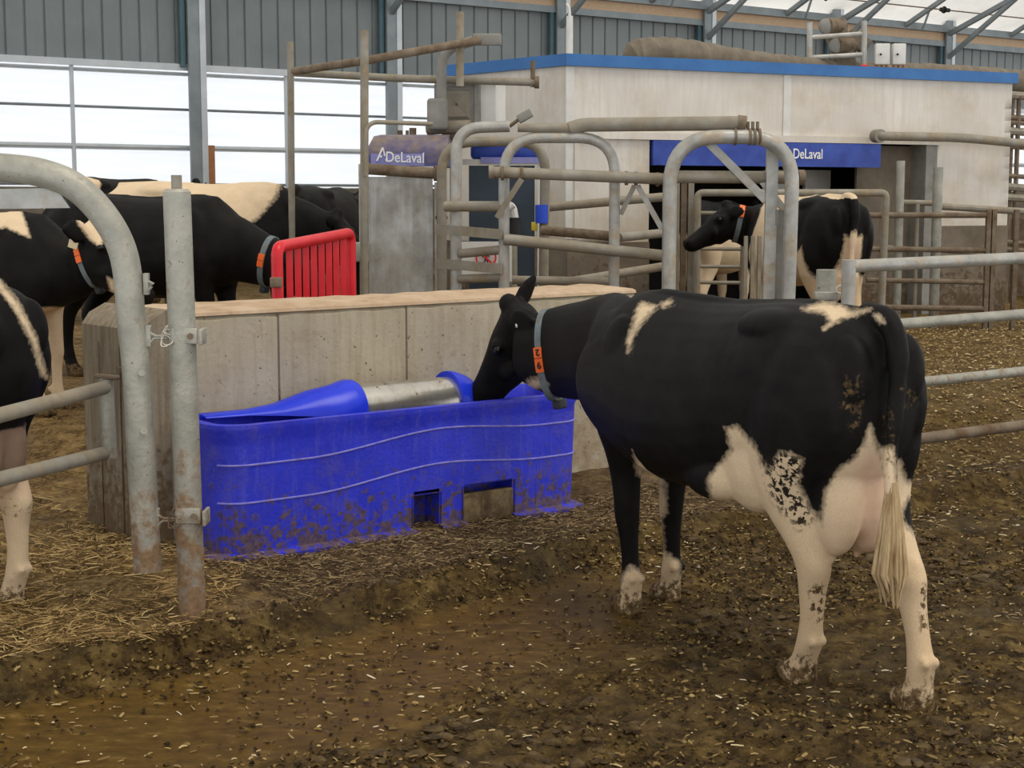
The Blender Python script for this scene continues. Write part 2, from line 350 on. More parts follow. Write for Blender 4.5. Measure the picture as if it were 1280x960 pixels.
def ground_all():
    m, N, L, B = nt('barn_ground'); g = N.new('ShaderNodeNewGeometry'); vec = g.outputs['Position']
    def attr(n): a = N.new('ShaderNodeAttribute'); a.attribute_name = n; return a.outputs['Fac']
    n1 = noise(N, L, vec, 7, 10, .7, .4); n2 = noise(N, L, vec, 42, 6, .75); n3 = noise(N, L, vec, 2.2, 4, .6); n4 = noise(N, L, vec, 110, 3, .6)
    mud = ramp(N, n1, L, [(.34, (.020, .011, .004)), (.45, (.060, .036, .012)), (.53, (.125, .079, .026)), (.61, (.205, .136, .046)), (.72, (.36, .25, .088))])
    mud = mix(N, L, ramp(N, n2, L, [(.52, 0.), (.66, .7)]), mud, (.17, .11, .038)); mud = mix(N, L, ramp(N, n3, L, [(.42, .0), (.62, .5)]), mud, (.085, .060, .032))
    mud = mix(N, L, ramp(N, n4, L, [(.64, 0.), (.72, .6)]), mud, (.30, .21, .08))
    wn = noise(N, L, mapping(N, L, vec, (3, 6, 1)), 3, 8, .7); wc = ramp(N, wn, L, [(.35, (.058, .030, .004)), (.58, (.115, .064, .010)), (.70, (.22, .145, .045))])
    mud = mix(N, L, mth(N, L, 'MULTIPLY', attr('wet'), .88), mud, wc)
    pl = ramp(N, n1, L, [(.34, (.040, .024, .011)), (.5, (.10, .066, .032)), (.64, (.19, .132, .068)), (.78, (.32, .24, .14))]); pl = mix(N, L, ramp(N, n2, L, [(.5, 0.), (.66, .75)]), pl, (.24, .165, .085))
    sw = ramp(N, n1, L, [(.34, (.04, .022, .008)), (.48, (.12, .072, .027)), (.62, (.25, .165, .068)), (.78, (.44, .31, .14))]); sw = mix(N, L, ramp(N, n2, L, [(.5, 0.), (.64, .75)]), sw, (.42, .29, .12))
    sd_ = ramp(N, n1, L, [(.34, (.045, .026, .009)), (.5, (.12, .075, .026)), (.66, (.21, .14, .052)), (.8, (.40, .29, .13))]); sd_ = mix(N, L, ramp(N, n2, L, [(.5, 0.), (.66, .7)]), sd_, (.30, .205, .08))
    def edge(n): return ramp(N, mth(N, L, 'ADD', attr(n), mth(N, L, 'MULTIPLY', mth(N, L, 'SUBTRACT', n2, .5), .5)), L, [(.4, 0.), (.6, 1.)])
    col = mix(N, L, edge('zplat'), mud, pl); col = mix(N, L, edge('zstraw'), col, sw); col = mix(N, L, edge('zsaw'), col, sd_)
    r = ramp(N, noise(N, L, vec, 5, 6, .6), L, [(.35, .5), (.65, .9)]); r = mix(N, L, attr('wet'), r, .36)
    L.new(col, B.inputs['Base Color']); L.new(r, B.inputs['Roughness']); B.inputs['Specular IOR Level'].default_value = .09
    b = N.new('ShaderNodeBump'); b.inputs['Distance'].default_value = .035; L.new(mth(N, L, 'SUBTRACT', 1., mth(N, L, 'MULTIPLY', attr('wet'), .75)), b.inputs['Strength'])
    L.new(mth(N, L, 'ADD', n1, mth(N, L, 'MULTIPLY', n2, .55)), b.inputs['Height']); L.new(b.outputs[0], B.inputs['Normal']); return m
m_ground = ground_all(); m_mud = m_ground
m_clod = ground_mat('brown_clod', [(.36, (.03, .018, .007)), (.5, (.075, .047, .018)), (.66, (.15, .10, .04))], 14, .5, .9)
m_plat = ground_mat('dry_manure_crust', [(.32, (.05, .032, .016)), (.5, (.125, .085, .045)), (.66, (.23, .165, .09)), (.8, (.36, .28, .17))], 9, .6, .95, fine=(.22, .16, .08))
V, Fq, reg, Wt = ground()
for r, nm, mt in ((0, 'floor', m_ground), (1, 'trim_curb', m_ground), (2, 'straw_bedding', m_ground), (3, 'sawdust_bedding', m_ground)):
    fs = Fq[reg == r]; used, inv = np.unique(fs, return_inverse=True)
    me = bpy.data.meshes.new(nm); me.from_pydata(V[used].tolist(), [], inv.reshape(-1, 4).tolist()); me.materials.append(mt)
    me.polygons.foreach_set('use_smooth', [True]*len(me.polygons))
    a = me.attributes.new('wet', 'FLOAT', 'POINT'); a.data.foreach_set('value', Wt[used].astype(np.float32))
    xx, yy = V[used][:, 0], V[used][:, 1]; dd = curb_d(xx, yy)+.05*fbm(xx, yy, 3); al_, pe_ = (xx-W0.x)*AX.x+(yy-W0.y)*AX.y, (xx-W0.x)*AN.x+(yy-W0.y)*AN.y; beh = sstep(-.10, .06, dd)
    zs_ = beh*np.maximum(1-sstep(-.25, .15, al_+.25*fbm(xx, yy, 2)), (pe_ > .2)*(al_ < 3.4)); zw_ = sstep(.0, .3, dd)*sstep(3.0, 3.6, al_)*(1-(pe_ > .2)*(al_ < 3.4)); zp_ = beh
    for an, av in (('zplat', zp_), ('zstraw', zs_), ('zsaw', zw_)): q_ = me.attributes.new(an, 'FLOAT', 'POINT'); q_.data.foreach_set('value', av.astype(np.float32))
    o = bpy.data.objects.new(nm, me); COL.objects.link(o)
    if r < 2: tag(o, kind='structure')
    elif r == 2: tag(o, 'golden brown straw bedding trampled over the left pen floor', 'straw', kind='stuff')
    else: tag(o, 'brown sawdust and shavings bedding behind the right hand pipe gate', 'bedding', kind='stuff')

def scatter(name, pts, Lr, wr, cols, label, cat, lift=.012, pitch=.35, rough=.7, curl=.25):
    n = len(pts); P = np.array(pts); ang = np.random.rand(n)*math.pi*2; pt = (np.random.rand(n)-.35)*pitch; Ln = Lr[0]+np.random.rand(n)**2*(Lr[1]-Lr[0]); wd = wr[0]+np.random.rand(n)*(wr[1]-wr[0])
    dx = np.cos(ang)*np.cos(pt); dy = np.sin(ang)*np.cos(pt); dz = np.sin(pt); D = np.stack([dx, dy, dz], 1); S = np.stack([-np.sin(ang), np.cos(ang), np.zeros(n)], 1)
    Z = gz(P[:, 0], P[:, 1])+lift*np.random.rand(n); c = np.stack([P[:, 0], P[:, 1], Z], 1); bend = (np.random.rand(n)-.5)*curl
    a = c-D*Ln[:, None]/2; b = c+D*Ln[:, None]/2; mid = c+S*(bend*Ln)[:, None]+np.array([0, 0, 1])*(np.abs(bend)*Ln*.3)[:, None]
    h = S*wd[:, None]/2; up = np.array([0, 0, 1])*wd[:, None]*.35
    vs = np.stack([a-h, a+h, a+up, mid-h, mid+h, mid+up*1.6, b-h*.7, b+h*.7, b+up], 1).reshape(-1, 3)
    base = (np.arange(n)*9)[:, None, None]; q = np.array([(0, 3, 5, 2), (3, 6, 8, 5), (2, 5, 4, 1), (5, 8, 7, 4), (0, 1, 4, 3), (3, 4, 7, 6)])[None]
    fs = (q+base).reshape(-1, 4)
    me = bpy.data.meshes.new(name); me.from_pydata(vs.tolist(), [], fs.tolist())
    m, N, L, B = nt(name+'_material'); g = N.new('ShaderNodeNewGeometry')
    L.new(ramp(N, g.outputs['Random Per Island'], L, cols), B.inputs['Base Color']); B.inputs['Roughness'].default_value = rough; B.inputs['Specular IOR Level'].default_value = .1
    me.materials.append(m); o = bpy.data.objects.new(name, me); COL.objects.link(o); tag(o, label, cat, kind='stuff'); return o
def rnd_region(n, u0, u1, v0, v1, z, test, pw=1.0):
    out = []
    while len(out) < n:
        y = np.random.rand(6000)**pw*(v1-v0)+v0; x = np.random.rand(6000)*(u1-u0)+u0   # metric box x,y
        ok = test(x, y); out += list(zip(x[ok], y[ok]))
    return out[:n]
def alpe(x, y): rx = x-W0.x; ry = y-W0.y; return rx*AX.x+ry*AX.y, rx*AN.x+ry*AN.y
def in_left(x, y): d = curb_d(x, y); al, pe = alpe(x, y); return (d > -.05+.1*fbm(x, y, 2)) & (al < -.02) & (fbm(x, y, 1.2, 3)*.8+.35 > np.random.rand(len(x))*.9)
def in_plat(x, y): d = curb_d(x, y); al, pe = alpe(x, y); return (d > .02) & (al > -.1) & (al < 3.0) & (pe < -.45)
def in_saw(x, y): d = curb_d(x, y); al, pe = alpe(x, y); return (d > .02) & (al > 3.0)
def in_alley(x, y): return (curb_d(x, y) < -.1)
def near_curb(x, y): d = curb_d(x, y); return (d < .1) & (d > -.55) & (fbm(x, y, 1.3, 3) > .02)
SC1 = [(0, (.06, .035, .014)), (.3, (.15, .09, .034)), (.55, (.28, .18, .070)), (.85, (.46, .32, .13)), (1, (.66, .50, .25))]
scatter('loose_straw', rnd_region(26000, -4.5, -1.2, 5.2, 8.6, 0, in_left)+rnd_region(5000, -5, -1.4, 8.6, 13, 0, in_left), (.02, .11), (.0022, .0055), SC1, 'loose golden straw stalks lying over the left pen bedding', 'straw', .035, .5)
scatter('straw_litter', rnd_region(7000, -1.7, 1.2, 5.8, 9.2, 0, in_plat), (.015, .07), (.003, .006), [(0, (.035, .022, .012)), (.4, (.11, .07, .032)), (.75, (.22, .15, .075)), (1, (.42, .31, .16))], 'short straw and manure bits caked along the base of the blue trough', 'straw', .02, .4)
scatter('wood_shavings', rnd_region(14000, 1.4, 6.5, 8.0, 17, 0, in_saw, 1.4), (.012, .045), (.006, .018), [(0, (.10, .06, .02)), (.45, (.24, .16, .07)), (.8, (.38, .27, .12)), (1, (.62, .5, .3))], 'pale wood shavings strewn behind the right hand pipe gate', 'shavings', .02, .5)
scatter('alley_litter', rnd_region(2600, -2.5, 3.5, 3.8, 9, 0, in_alley)+rnd_region(800, -.2, 3.4, 6.4, 9.5, 0, near_curb), (.008, .045), (.003, .009), [(0, (.16, .10, .04)), (.5, (.32, .22, .09)), (.85, (.52, .40, .2)), (1, (.8, .72, .55))], 'scattered straw and shaving scraps on the wet brown alley floor', 'litter', .012, .3)
scatter('mud_crumbs', rnd_region(15000, -2.8, 3.8, 3.6, 9.4, 0, lambda x, y: (curb_d(x, y) < .05) & (fbm(x, y, 1.6, 4)*1.3+.5 > np.random.rand(len(x))) & (wet(x, y)*.75 < np.random.rand(len(x)))), (.008, .032), (.005, .017), [(0, (.018, .010, .004)), (.35, (.05, .03, .012)), (.7, (.11, .07, .025)), (.92, (.22, .145, .05)), (1, (.36, .26, .11))], 'dark and golden brown crumbs of manure all over the alley floor', 'mud', .014, .7)
def clods():
    g = G(); pts = rnd_region(4200, -2.8, 3.6, 3.7, 9.2, 0, lambda x, y: (curb_d(x, y) < -.1) & (fbm(x, y, 1.1, 3)+.12 > np.random.rand(len(x))*.5) & (wet(x, y) < .3))
    P = np.array(pts); Z = gz(P[:, 0], P[:, 1])
    for (x, y), z in zip(pts, Z):
        r = .006+random.random()**3*.028; a = random.random()*6; R = Matrix.Rotation(a, 3, 'Z')
        n0 = len(g.v); g.ell((x, y, z+r*.1), (r*1.3, r*.9, r*.45), R, 7, 5)
        for i in range(n0, len(g.v)):
            p = g.v[i]; k = 1+.5*(random.random()-.5); g.v[i] = (x+(p[0]-x)*k, y+(p[1]-y)*k, p[2])
    o = g.build('mud_clods', m_clod); tag(o, 'lumps of brown manure mud strewn over the alley floor', 'mud', kind='stuff')
clods()

# ---------------------------------------------------------------- concrete wall behind the trough
def wl(al, pe, z): p = W0+AX*al+AN*pe; return Vector((p.x, p.y, z))
def wall():
    g = G(); n = 26; pr = [(0, -.15), (0, WT-.035), (.035, WT), (WTH-.035, WT+.012), (WTH, WT-.02), (WTH, -.15)]
    rings = []
    for i in range(n+1):
        al = WL*i/n; rings.append([wl(al, p, z+(.006*math.sin(i*2.3) if z > 1 else 0)) for p, z in pr])
    g.loft(rings)
    o = g.build('concrete_wall', m_conc); tag(o, 'low cast concrete wall standing behind the blue water trough', 'wall')
    c = G(); rings = []
    for i in range(n+1):
        al = WL*i/n; t = .012+.008*abs(math.sin(i*1.7)); rings.append([wl(al, p, z) for p, z in [(-.006, WT-.012), (.0, WT+.004), (.03, WT+t), (WTH-.03, WT+t+.012), (WTH+.004, WT), (WTH+.004, WT-.02), (.2, WT-.05)]])
    c.loft(rings).build('cap', m_conctop, o)
    for al in (.62, 1.42, 2.2):
        s = G(); s.box(wl(al, -.001, .68), (.008, .008, 1.1), Matrix((AX, AN, (0, 0, 1))).transposed()); s.build('form_seam', m_lowconc, o)
    R = Matrix((AX, AN, (0, 0, 1))).transposed()
    e = G(); pr = [(-.13, -.15), (-.13, WT-.07), (-.09, WT-.015), (.0, WT+.03), (.0, -.15)]
    # end pier: board formed, wedge topped
    e.loft([[wl(a, pe, z) for a, z in pr] for pe in (-.02, .2, .42, .66)])
    oe = e.build('end_pier', m_boards, o)
    b = G()
    for pe in (.06, .24, .47): b.box(wl(-.132, pe, .55), (.006, .005, 1.1), R)
    b.build('board_joint', m_lowconc, oe)
    b = G(); b.box(wl(-.14, .2, .98), (.03, .06, .03), R); b.build('bolt_block', m_pipeb, oe)
wall()

# ---------------------------------------------------------------- water trough
TA = math.radians(52.3); TX = Vector((math.sin(TA), math.cos(TA), 0)); TN = Vector((-TX.y, TX.x, 0))
T0 = onz(258, 708, .13)+TX*.09; T0.z = 0
TLn = 2.20; TW = .48; TB = .12; TT = .765
def tl(a, b, z): p = T0+TX*a+TN*b; return Vector((p.x, p.y, z))
def trough():
    root = thing('water_trough', tl(TLn/2, TW/2, TB), 'long bright blue plastic water trough with mud splashed front below the concrete wall', 'trough')
    # footprint outline, counter-clockwise from front-left; (a,b) with rounded corners
    def outline(off, r=.16, seg=9):
        L0, L1, W0_, W1 = off, TLn-off, off, TW-off*.6; pts = []; r = max(r-off, .03)
        for i in range(61): pts.append((L0+r+(L1-L0-2*r)*i/60, W0_))
        for i in range(1, seg+1): t = math.pi/2*i/seg; pts.append((L1-r+r*math.sin(t), W0_+r-r*math.cos(t)))
        rb = .05
        for i in range(9): pts.append((L1, W0_+r+(W1-rb-W0_-r)*(i+1)/9))
        pts.append((L1-rb*.3, W1-rb*.3))
        for i in range(31): pts.append((L1-rb-(L1-L0-2*rb)*i/30, W1))
        pts.append((L0+rb*.3, W1-rb*.3))
        for i in range(9): pts.append((L0, W1-rb-(W1-rb-W0_-r)*i/9))
        for i in range(0, seg): t = math.pi/2*(1-i/seg); pts.append((L0+r-r*math.sin(t), W0_+r-r*math.cos(t)))
        return pts
    def rimz(a, b):   # the back edge rises into the float housing
        k = min(max((b-.15)/.25, 0), 1); m = max(0, 1-abs((a-1.1)/.62)**3)
        return TT
    zs = [TB, TB+.02, TB+.035, TB+.06]+[TB+.06+(TT-.03-TB-.06)*i/14 for i in range(1, 15)]+[TT-.012, TT]
    g = G(); n = None; rows = []
    for z in zs:
        h = (z-TB)/(TT-TB); fl = -.035 if z < TB+.03 else (.0 if z > TT-.04 else .022*(1-h)+.0)
        if z > TT-.035: fl = -.012
        ol = outline(fl if fl > 0 else 0); n = len(ol)
        if fl < 0: # flare outwards
            cx, cy = TLn/2, TW/2; ol = [(a+(-1 if a < cx else 1)*(-fl if (a < .14 or a > TLn-.14) else 0), b+(fl if b < .1 else 0)) for a, b in ol]
        rows.append([(a, b, z) for a, b in ol])
    # inner rim and basin
    inner = outline(.045, .15); rows.append([(a, b, TT+.004) for a, b in outline(.012, .16)]); rows.append([(a, b, TT) for a, b in outline(.035)]); rows.append([(a, b, TT-.03) for a, b in inner])
    rows.append([(a, b, TT-.16) for a, b in outline(.07)]); rows.append([(a, b, TT-.28) for a, b in outline(.12)])
    vs = [tl(*p) for r in rows for p in r]; fs = []
    def skip(a, z):
        return (1.06 < a < 1.235 and z < TB+.20) or (1.37 < a < 1.71 and z < TB+.215)
    for i in range(len(rows)-1):
        for j in range(n):
            j2 = (j+1) % n; pa = rows[i][j]; pb = rows[i][j2]; pc = rows[i+1][j]
            if i < 16 and j < 60 and skip((pa[0]+pb[0])/2, (pa[2]+pc[2])/2): continue
            fs.append((i*n+j, i*n+j2, (i+1)*n+j2, (i+1)*n+j))
    fs.append(tuple((len(rows)-1)*n+j for j in range(n)))
    g.add(vs, fs); g.build('basin', m_trough, root, ang=50)
    R = Matrix((TX, TN, (0, 0, 1))).transposed()
    for a0, a1, h in ((1.06, 1.235, .20), (1.37, 1.71, .215)):   # access recesses
        q = G(); d = .16
        P = [(a0, 0), (a1, 0)]
        A = [tl(a0, .012, TB), tl(a1, .012, TB), tl(a1, .008, TB+h), tl(a0, .008, TB+h)]; Bk = [tl(a0, d, TB), tl(a1, d, TB), tl(a1, d, TB+h), tl(a0, d, TB+h)]
        q.add(A+Bk, [(0, 4, 5, 1), (1, 5, 6, 2), (2, 6, 7, 3), (3, 7, 4, 0), (4, 7, 6, 5)]); q.build('recess', m_trough, root, smooth=False)
    q = G(); q.bbox(tl(1.54, .035, TB+.075), (.33, .05, .19), R, .012); q.build('caked_mud_panel', m_plat, root)
    # moulded ribs
    for k, dz in enumerate((.0, .20)):
        pts = []
        for i in range(80):
            a = .02+(TLn-.04)*i/79; t = sstep(.45, 1.25, np.array([a]))[0]; t2 = sstep(1.25, 1.9, np.array([a]))[0]
            z = TT-.19+.075*t-.04*t2-dz*.9; b = -.001+.022*(1-(z-TB)/(TT-TB)) 
            r = .16
            if a < r: b += r-math.sqrt(max(0, r*r-(r-a)**2))
            if a > TLn-r: b += r-math.sqrt(max(0, r*r-(a-TLn+r)**2))
            pts.append(tl(a, b, z))
        G().tube(pts, .0048, 6).build('moulded_rib', m_scuff, root)
    for a in (.02+.62, 1.86):
        G().tube([tl(a, .012, TT-.22), tl(a, .021, TB+.06)], .006, 6).build('moulded_rib', m_trough, root)
    # float housing: blue humps and stainless cover at the back
    ca = 1.18; cb = .33; r0 = .135; zc = TT-.035
    def arc(a, r, z0, b0=cb):
        return [tl(a, b0-r*math.cos(math.pi*i/14), z0+r*math.sin(math.pi*i/14)) for i in range(15)]
    def earc(a, rw, rh, z0, b0): return [tl(a, b0-rw*math.cos(math.pi*i/14), z0+rh*math.sin(math.pi*i/14)) for i in range(15)]
    h = G(); h.loft([earc(.12, .05, .012, TT-.012, .44), earc(.34, .07, .02, TT-.012, .42), earc(.50, .10, .05, TT-.02, .39), earc(.66, .14, .115, TT-.03, .35), earc(.78, .152, .152, zc-.01, cb), earc(.86, .158, .163, zc, cb), earc(.90, .158, .163, zc, cb), earc(.915, .15, .155, zc, cb)]); h.build('float_housing', m_blueclean, root)
    h = G(); h.loft([earc(1.50, .158, .165, zc, cb), earc(1.53, .158, .165, zc, cb), earc(1.60, .155, .14, zc, cb), earc(1.70, .13, .09, zc-.01, .36), earc(1.85, .07, .03, TT-.02, .43), earc(1.95, .04, .012, TT-.02, .46)]); h.build('float_housing', m_blueclean, root)
    h = G(); h.loft([arc(.91, .135, zc), arc(1.2, .137, zc), arc(1.505, .135, zc)]); h.build('stainless_cover', m_stainless, root)
    # water
    wtr = G(); ol = outline(.05); wtr.add([tl(a, b, TT-.10) for a, b in ol], [tuple(range(len(ol)))])
    m, N, L, B = nt('trough_water'); B.inputs['Base Color'].default_value = (.02, .04, .28, 1); B.inputs['Roughness'].default_value = .05; wtr.build('water', m, root)
trough()

# ---------------------------------------------------------------- near post and bow gate
def near_gates():
    b = onz(240, 772, .13); Y = b.y
    pt = thing('gate_post', (b.x, Y, .13), 'thick galvanised steel gate post with pin on top at the trough end', 'post')
    x = b.x; r = .0535
    P0 = at(241, 772, Y); P1 = at(221, 240, Y-.02); P0.z = .05
    G().tube([P0, P1, P1+(P1-P0).normalized()*.012], [r, r, r*.8], 28).build('post_tube', m_galvmud, pt)
    G().tube([P1, P1+Vector((0, 0, .065))], .021, 16).build('top_pin', m_pipe, pt)
    for v in (420, 645):
        c = at(232+ (v-420)*.02, v, Y-.056); g = G(); g.bbox(c+Vector((-.005, 0, 0)), (.10, .014, .062), None, .004); c2 = at(250+(v-420)*.02, v, Y); g.bbox((c2.x+.012, Y-.01, c2.z), (.014, .10, .062), None, .004)
        k = g.build('hinge_clamp', m_galvmud, pt); G().tube([c+Vector((.02, -.018, 0)), c+Vector((.02, .01, 0))], .013, 6).build('clamp_bolt', m_pipeb, k)
    # bow gate
    Yb = Y-.02
    px = [(185, 713), (178, 600), (171, 470), (164, 400), (159, 340), (148, 300), (124, 262), (92, 232), (55, 217), (18, 211), (-30, 209), (-120, 215)]
    root = thing('bow_gate', at(185, 713, Yb), 'galvanised pipe gate with big curved bow end left of the trough post', 'gate')
    c = cr([at(u, v, Yb-.0*i) for i, (u, v) in enumerate(px)], 6)
    c = [Vector(p) for p in c]
    # ease the far end towards the viewer so the frame keeps its own depth
    G().tube(c, .0555, 28).build('bow_tube', m_galvmud, root)
    e = at(185, 713, Yb)
    pl = G(); a = [at(-60, 237, Yb), at(70, 235, Yb), at(87, 260, Yb), at(-60, 262, Yb)]; pl.prism([p+Vector((0, .0, 0)) for p in a], (0, .012, 0)); pl.build('gusset_plate', m_galv, root)
    for v, ln in ((355, 22), (420, 40), (648, 40)):
        u0 = 178+(v-355)*.045; g = G(); p = at(u0+5, v, Yb)
        g.bbox(p, (.022, .03, .085), None, .004)
        g.tube([at(u0+6, v-4, Yb-.01), at(u0+14, v, Yb-.01), at(u0+ln-12, v, Yb-.01)], .0055, 8); g.tube([at(u0+6, v+9, Yb-.01), at(u0+12, v+3, Yb-.01), at(u0+ln-12, v+3, Yb-.01)], .0055, 8)
        g.build('hinge_tab', m_galvmud, root)
    for u, v in ((177, 466), (180, 539)):
        G().tube([at(u, v, Yb-.052), at(u, v, Yb-.062)], .014, 8).build('rivet', m_galvmud, root)
    for v in (421, 648):
        g = G(); c0 = at(208+(v-421)*.04, v, Y-.06); pts = []
        for i in range(60):
            t = i/60*math.pi*7; pts.append(c0+Vector((.018*math.cos(t)+.01*math.sin(t*.37), .012*math.sin(t*1.3), .035*math.sin(t*.61)+.01*math.cos(t))))
        g.tube(pts, .0022, 6); o = g.build('twisted_wire', m_wire if v < 500 else m_pipeb); tag(o, 'thin pale wire twisted round the upper hinge of the gate post' if v < 500 else 'muddy wire twisted round the lower hinge of the gate post', 'wire')
    # two rail side gate on the left
    E = at(134, 483, 6.25); dr = Vector((.20, .98, 0)).normalized(); 
    s = thing('side_gate', (E.x, E.y, .1), 'two rail pipe gate at left, its end upright by the concrete pier', 'gate')
    for v, k in ((484, 0), (566, 1)):
        e = at(133, v, 6.25); q = at(0, 519+80*k, 5.45); d = (q-e); G().tube([e, q, e+d*2.6], .0285, 16).build('rail', m_pipe, s)
    G().tube([at(132, 474, 6.25), at(137, 572, 6.25)], .031, 16).build('end_upright', m_galvmud, s)
    g = G(); g.bbox(at(134, 471, 6.24), (.10, .03, .018), Matrix.Rotation(.1, 3, 'Y'), .006); g.build('latch_bar', m_pipeb, s)
near_gates()

def right_gates():
    root = thing('pipe_gate', (2.2, 8.6, .15), 'galvanised four rail pipe gate right of the drinking cow', 'gate')
    Y0, Y1 = 8.9, 9.9
    for i, (ua, va, ub, vb, r, mt) in enumerate([(1062, 333, 1290, 322, .037, m_galv), (1064, 410, 1290, 392, .033, m_galvmud), (1064, 487, 1290, 463, .031, m_galvmud), (1064, 560, 1290, 530, .034, m_pipeb)]):
        a = at(ua, va, 8.75); b = at(ub, vb, 9.6); d = b-a; G().tube([a, b, a+d*2.4], r, 16).build('rail', mt, root)
    a = at(1061, 328, 8.75); G().tube([a+Vector((0, 0, .015)), Vector((a.x+.01, a.y, .13))], .041, 18).build('end_upright', m_galv, root)
    p = thing('stub_post', (1.9, 9.0, .15), 'short galvanised square capped post beside the end of the pipe gate', 'post')
    a = at(1033, 337, 9.0); G().tube([a, Vector((a.x, a.y, .13))], .058, 22).build('post_tube', m_galvmud, p)
    g = G(); g.bbox(at(1033, 370, 8.93), (.14, .04, .05), None, .006); g.build('hinge_clamp', m_galvmud, p)
    g = G(); c = at(1050, 362, 8.9); g.tube([c+Vector((.022*math.cos(t/12*6.283), 0, .022*math.sin(t/12*6.283))) for t in range(12)], .005, 8, closed=True); g.build('ring', m_wire, p)
right_gates()
# ---------------------------------------------------------------- far barn wall
BD = Vector((.819, .574, 0)); BN = Vector((.574, -.819, 0)); B0 = Vector((-5.14, 25.0, 0)); BAY = 3.643
def bw(t, z, off=0): p = B0+BD*t+BN*off; return Vector((p.x, p.y, z))
RB = Matrix((BD, BN, (0, 0, 1))).transposed()
def barn_wall():
    g = G(); t = -14.0; pts = []
    while t < 50:
        pts += [(t, 0), (t+.255, 0), (t+.265, -.03), (t+.285, -.03)]; t += .30
    zs = (3.93, 5.32); rows = [[bw(a, z, -.05+o) for a, o in pts] for z in zs]; n = len(pts)
    g.add(rows[0]+rows[1], [(i, i+1, n+i+1, n+i) for i in range(n-1)])
    o = g.build('wall_back', m_clad, smooth=False); tag(o, kind='structure')
    k = G(); k.box(bw(18, .95, -.15), (64, .2, 2.1), RB); tag(k.build('wall_knee', m_lowconc, smooth=False), kind='structure')
    c = G(); c.box(bw(18, 2.95, -.22), (64, .01, 2.1), RB)
    m, N, L, B = nt('translucent_curtain'); N.remove(B); d = N.new('ShaderNodeBsdfDiffuse'); tr = N.new('ShaderNodeBsdfTranslucent'); tp = N.new('ShaderNodeBsdfTransparent'); a = N.new('ShaderNodeMixShader'); b = N.new('ShaderNodeMixShader')
    ge = N.new('ShaderNodeNewGeometry'); colr = ramp(N, noise(N, L, mapping(N, L, ge.outputs['Position'], (.3, .3, 5)), 2, 4), L, [(.35, (.90, .93, .97)), (.6, (.97, .98, .99))])
    L.new(colr, d.inputs[0]); L.new(colr, tr.inputs[0]); a.inputs[0].default_value = .75; b.inputs[0].default_value = .45
    L.new(d.outputs[0], a.inputs[1]); L.new(tr.outputs[0], a.inputs[2]); L.new(a.outputs[0], b.inputs[1]); L.new(tp.outputs[0], b.inputs[2]); L.new(b.outputs[0], N['Material Output'].inputs[0])
    tag(c.build('window_1', m, smooth=False), kind='structure')
    for z, r, mt in ((2.05, .022, m_col), (2.63, .045, m_colw), (3.24, .022, m_col), (3.80, .03, m_colw)):
        tag(G().tube([bw(-14, z, -.1), bw(50, z, -.1)], r, 8).build('trim_1', mt), kind='structure')
    q = G(); q.box(bw(18, 3.90, .0), (64, .08, .10), RB); tag(q.build('trim_2', m_colw, smooth=False), kind='structure')
    for z, s, mt, off in ((5.30, .12, m_col, .05), (5.455, .20, m_woodp, .0), (5.62, .15, m_col, .12)):
        q = G(); q.box(bw(18, z, off), (64, .12, s), RB); tag(q.build('trim_3', mt, smooth=False), kind='structure')
    for i in range(-2, 11):
        t = i*BAY; g = G(); g.box(bw(t, 3.0, .14), (.20, .05, 6), RB); g.box(bw(t, 3.0, .04), (.03, .2, 6), RB)
        where = {-2: 'far left of the view', -1: 'left edge', 0: 'left beside the wood batten', 1: 'behind the blue hooded stall', 2: 'by the corner of the white milking room', 3: 'behind the fabric duct', 4: 'behind the roof pump', 5: 'behind the electric boxes', 6: 'at the far right corner of the white room'}.get(i, 'beyond the white room')
        o = g.build('steel_column', m_col, smooth=False); tag(o, 'grey steel barn column in the far wall, ' + where, 'column', 'steel columns along the far barn wall')
        f = G(); f.box(bw(t+.14, 2.9, .15), (.10, .06, 5.9), RB); f.build('lit_flange', m_colw, o, smooth=False)  # light on the flange put into a paler colour than its column
        f = G(); f.box(bw(t-.16, 4.6, .06), (.08, .06, 1.4), RB); f.build('teal_channel', m_teal, o, smooth=False)
        # roof truss over each column
        r = G(); up = .36
        r.bar(bw(t, 5.5, .1), bw(t, 5.5+6*up, 6.1), .10, .10, BD); r.bar(bw(t, 5.0, .15), bw(t, 5.0+5.6*.62, 5.6), .09, .08, BD)
        r.bar(bw(t-1.5, 5.6, .15), bw(t-1.3, 5.6+2.6*.5, 2.8), .09, .08, BD); r.bar(bw(t, 6.4, 1.9), bw(t, 5.9, 3.0), .05, .05, BD); r.bar(bw(t-1.1, 5.5, .3), bw(t-1.1, 6.2, .6), .035, .035, BD)
        ro = r.build('roof_truss', m_col, smooth=False); tag(ro, 'grey roof truss on far column ' + where, 'truss', 'roof trusses above the far wall')
    for k in range(-1, 10):
        t = k*BAY+1.72; o = G().tube([bw(t, 2.0, -.08), bw(t, 3.95, -.08)], .035, 8).build('trim_4', m_colw); tag(o, kind='structure')
    g = G(); g.box(bw(.26, 1.9, .1), (.12, .08, 1.55), RB); tag(g.build('wood_batten', m_wood), 'orange brown wooden batten on the left far steel column', 'batten')
    o = G().tube([bw(-10, 5.9, .9), bw(45, 5.9, .9)], .014, 6).build('brace_cable', m_pipeb)
    for k in range(0, 9):
        p = bw(k*BAY+2.55, 5.9, .9); q = G(); q.tube([p-BD*.14, p+BD*.14], .045, 8); q.tube([p-BD*.03, p-BD*.02], .08, 8); q.build('turnbuckle', m_black, o)
    tag(o, 'thin steel tension cable with black turnbuckles under the white roof', 'cable')
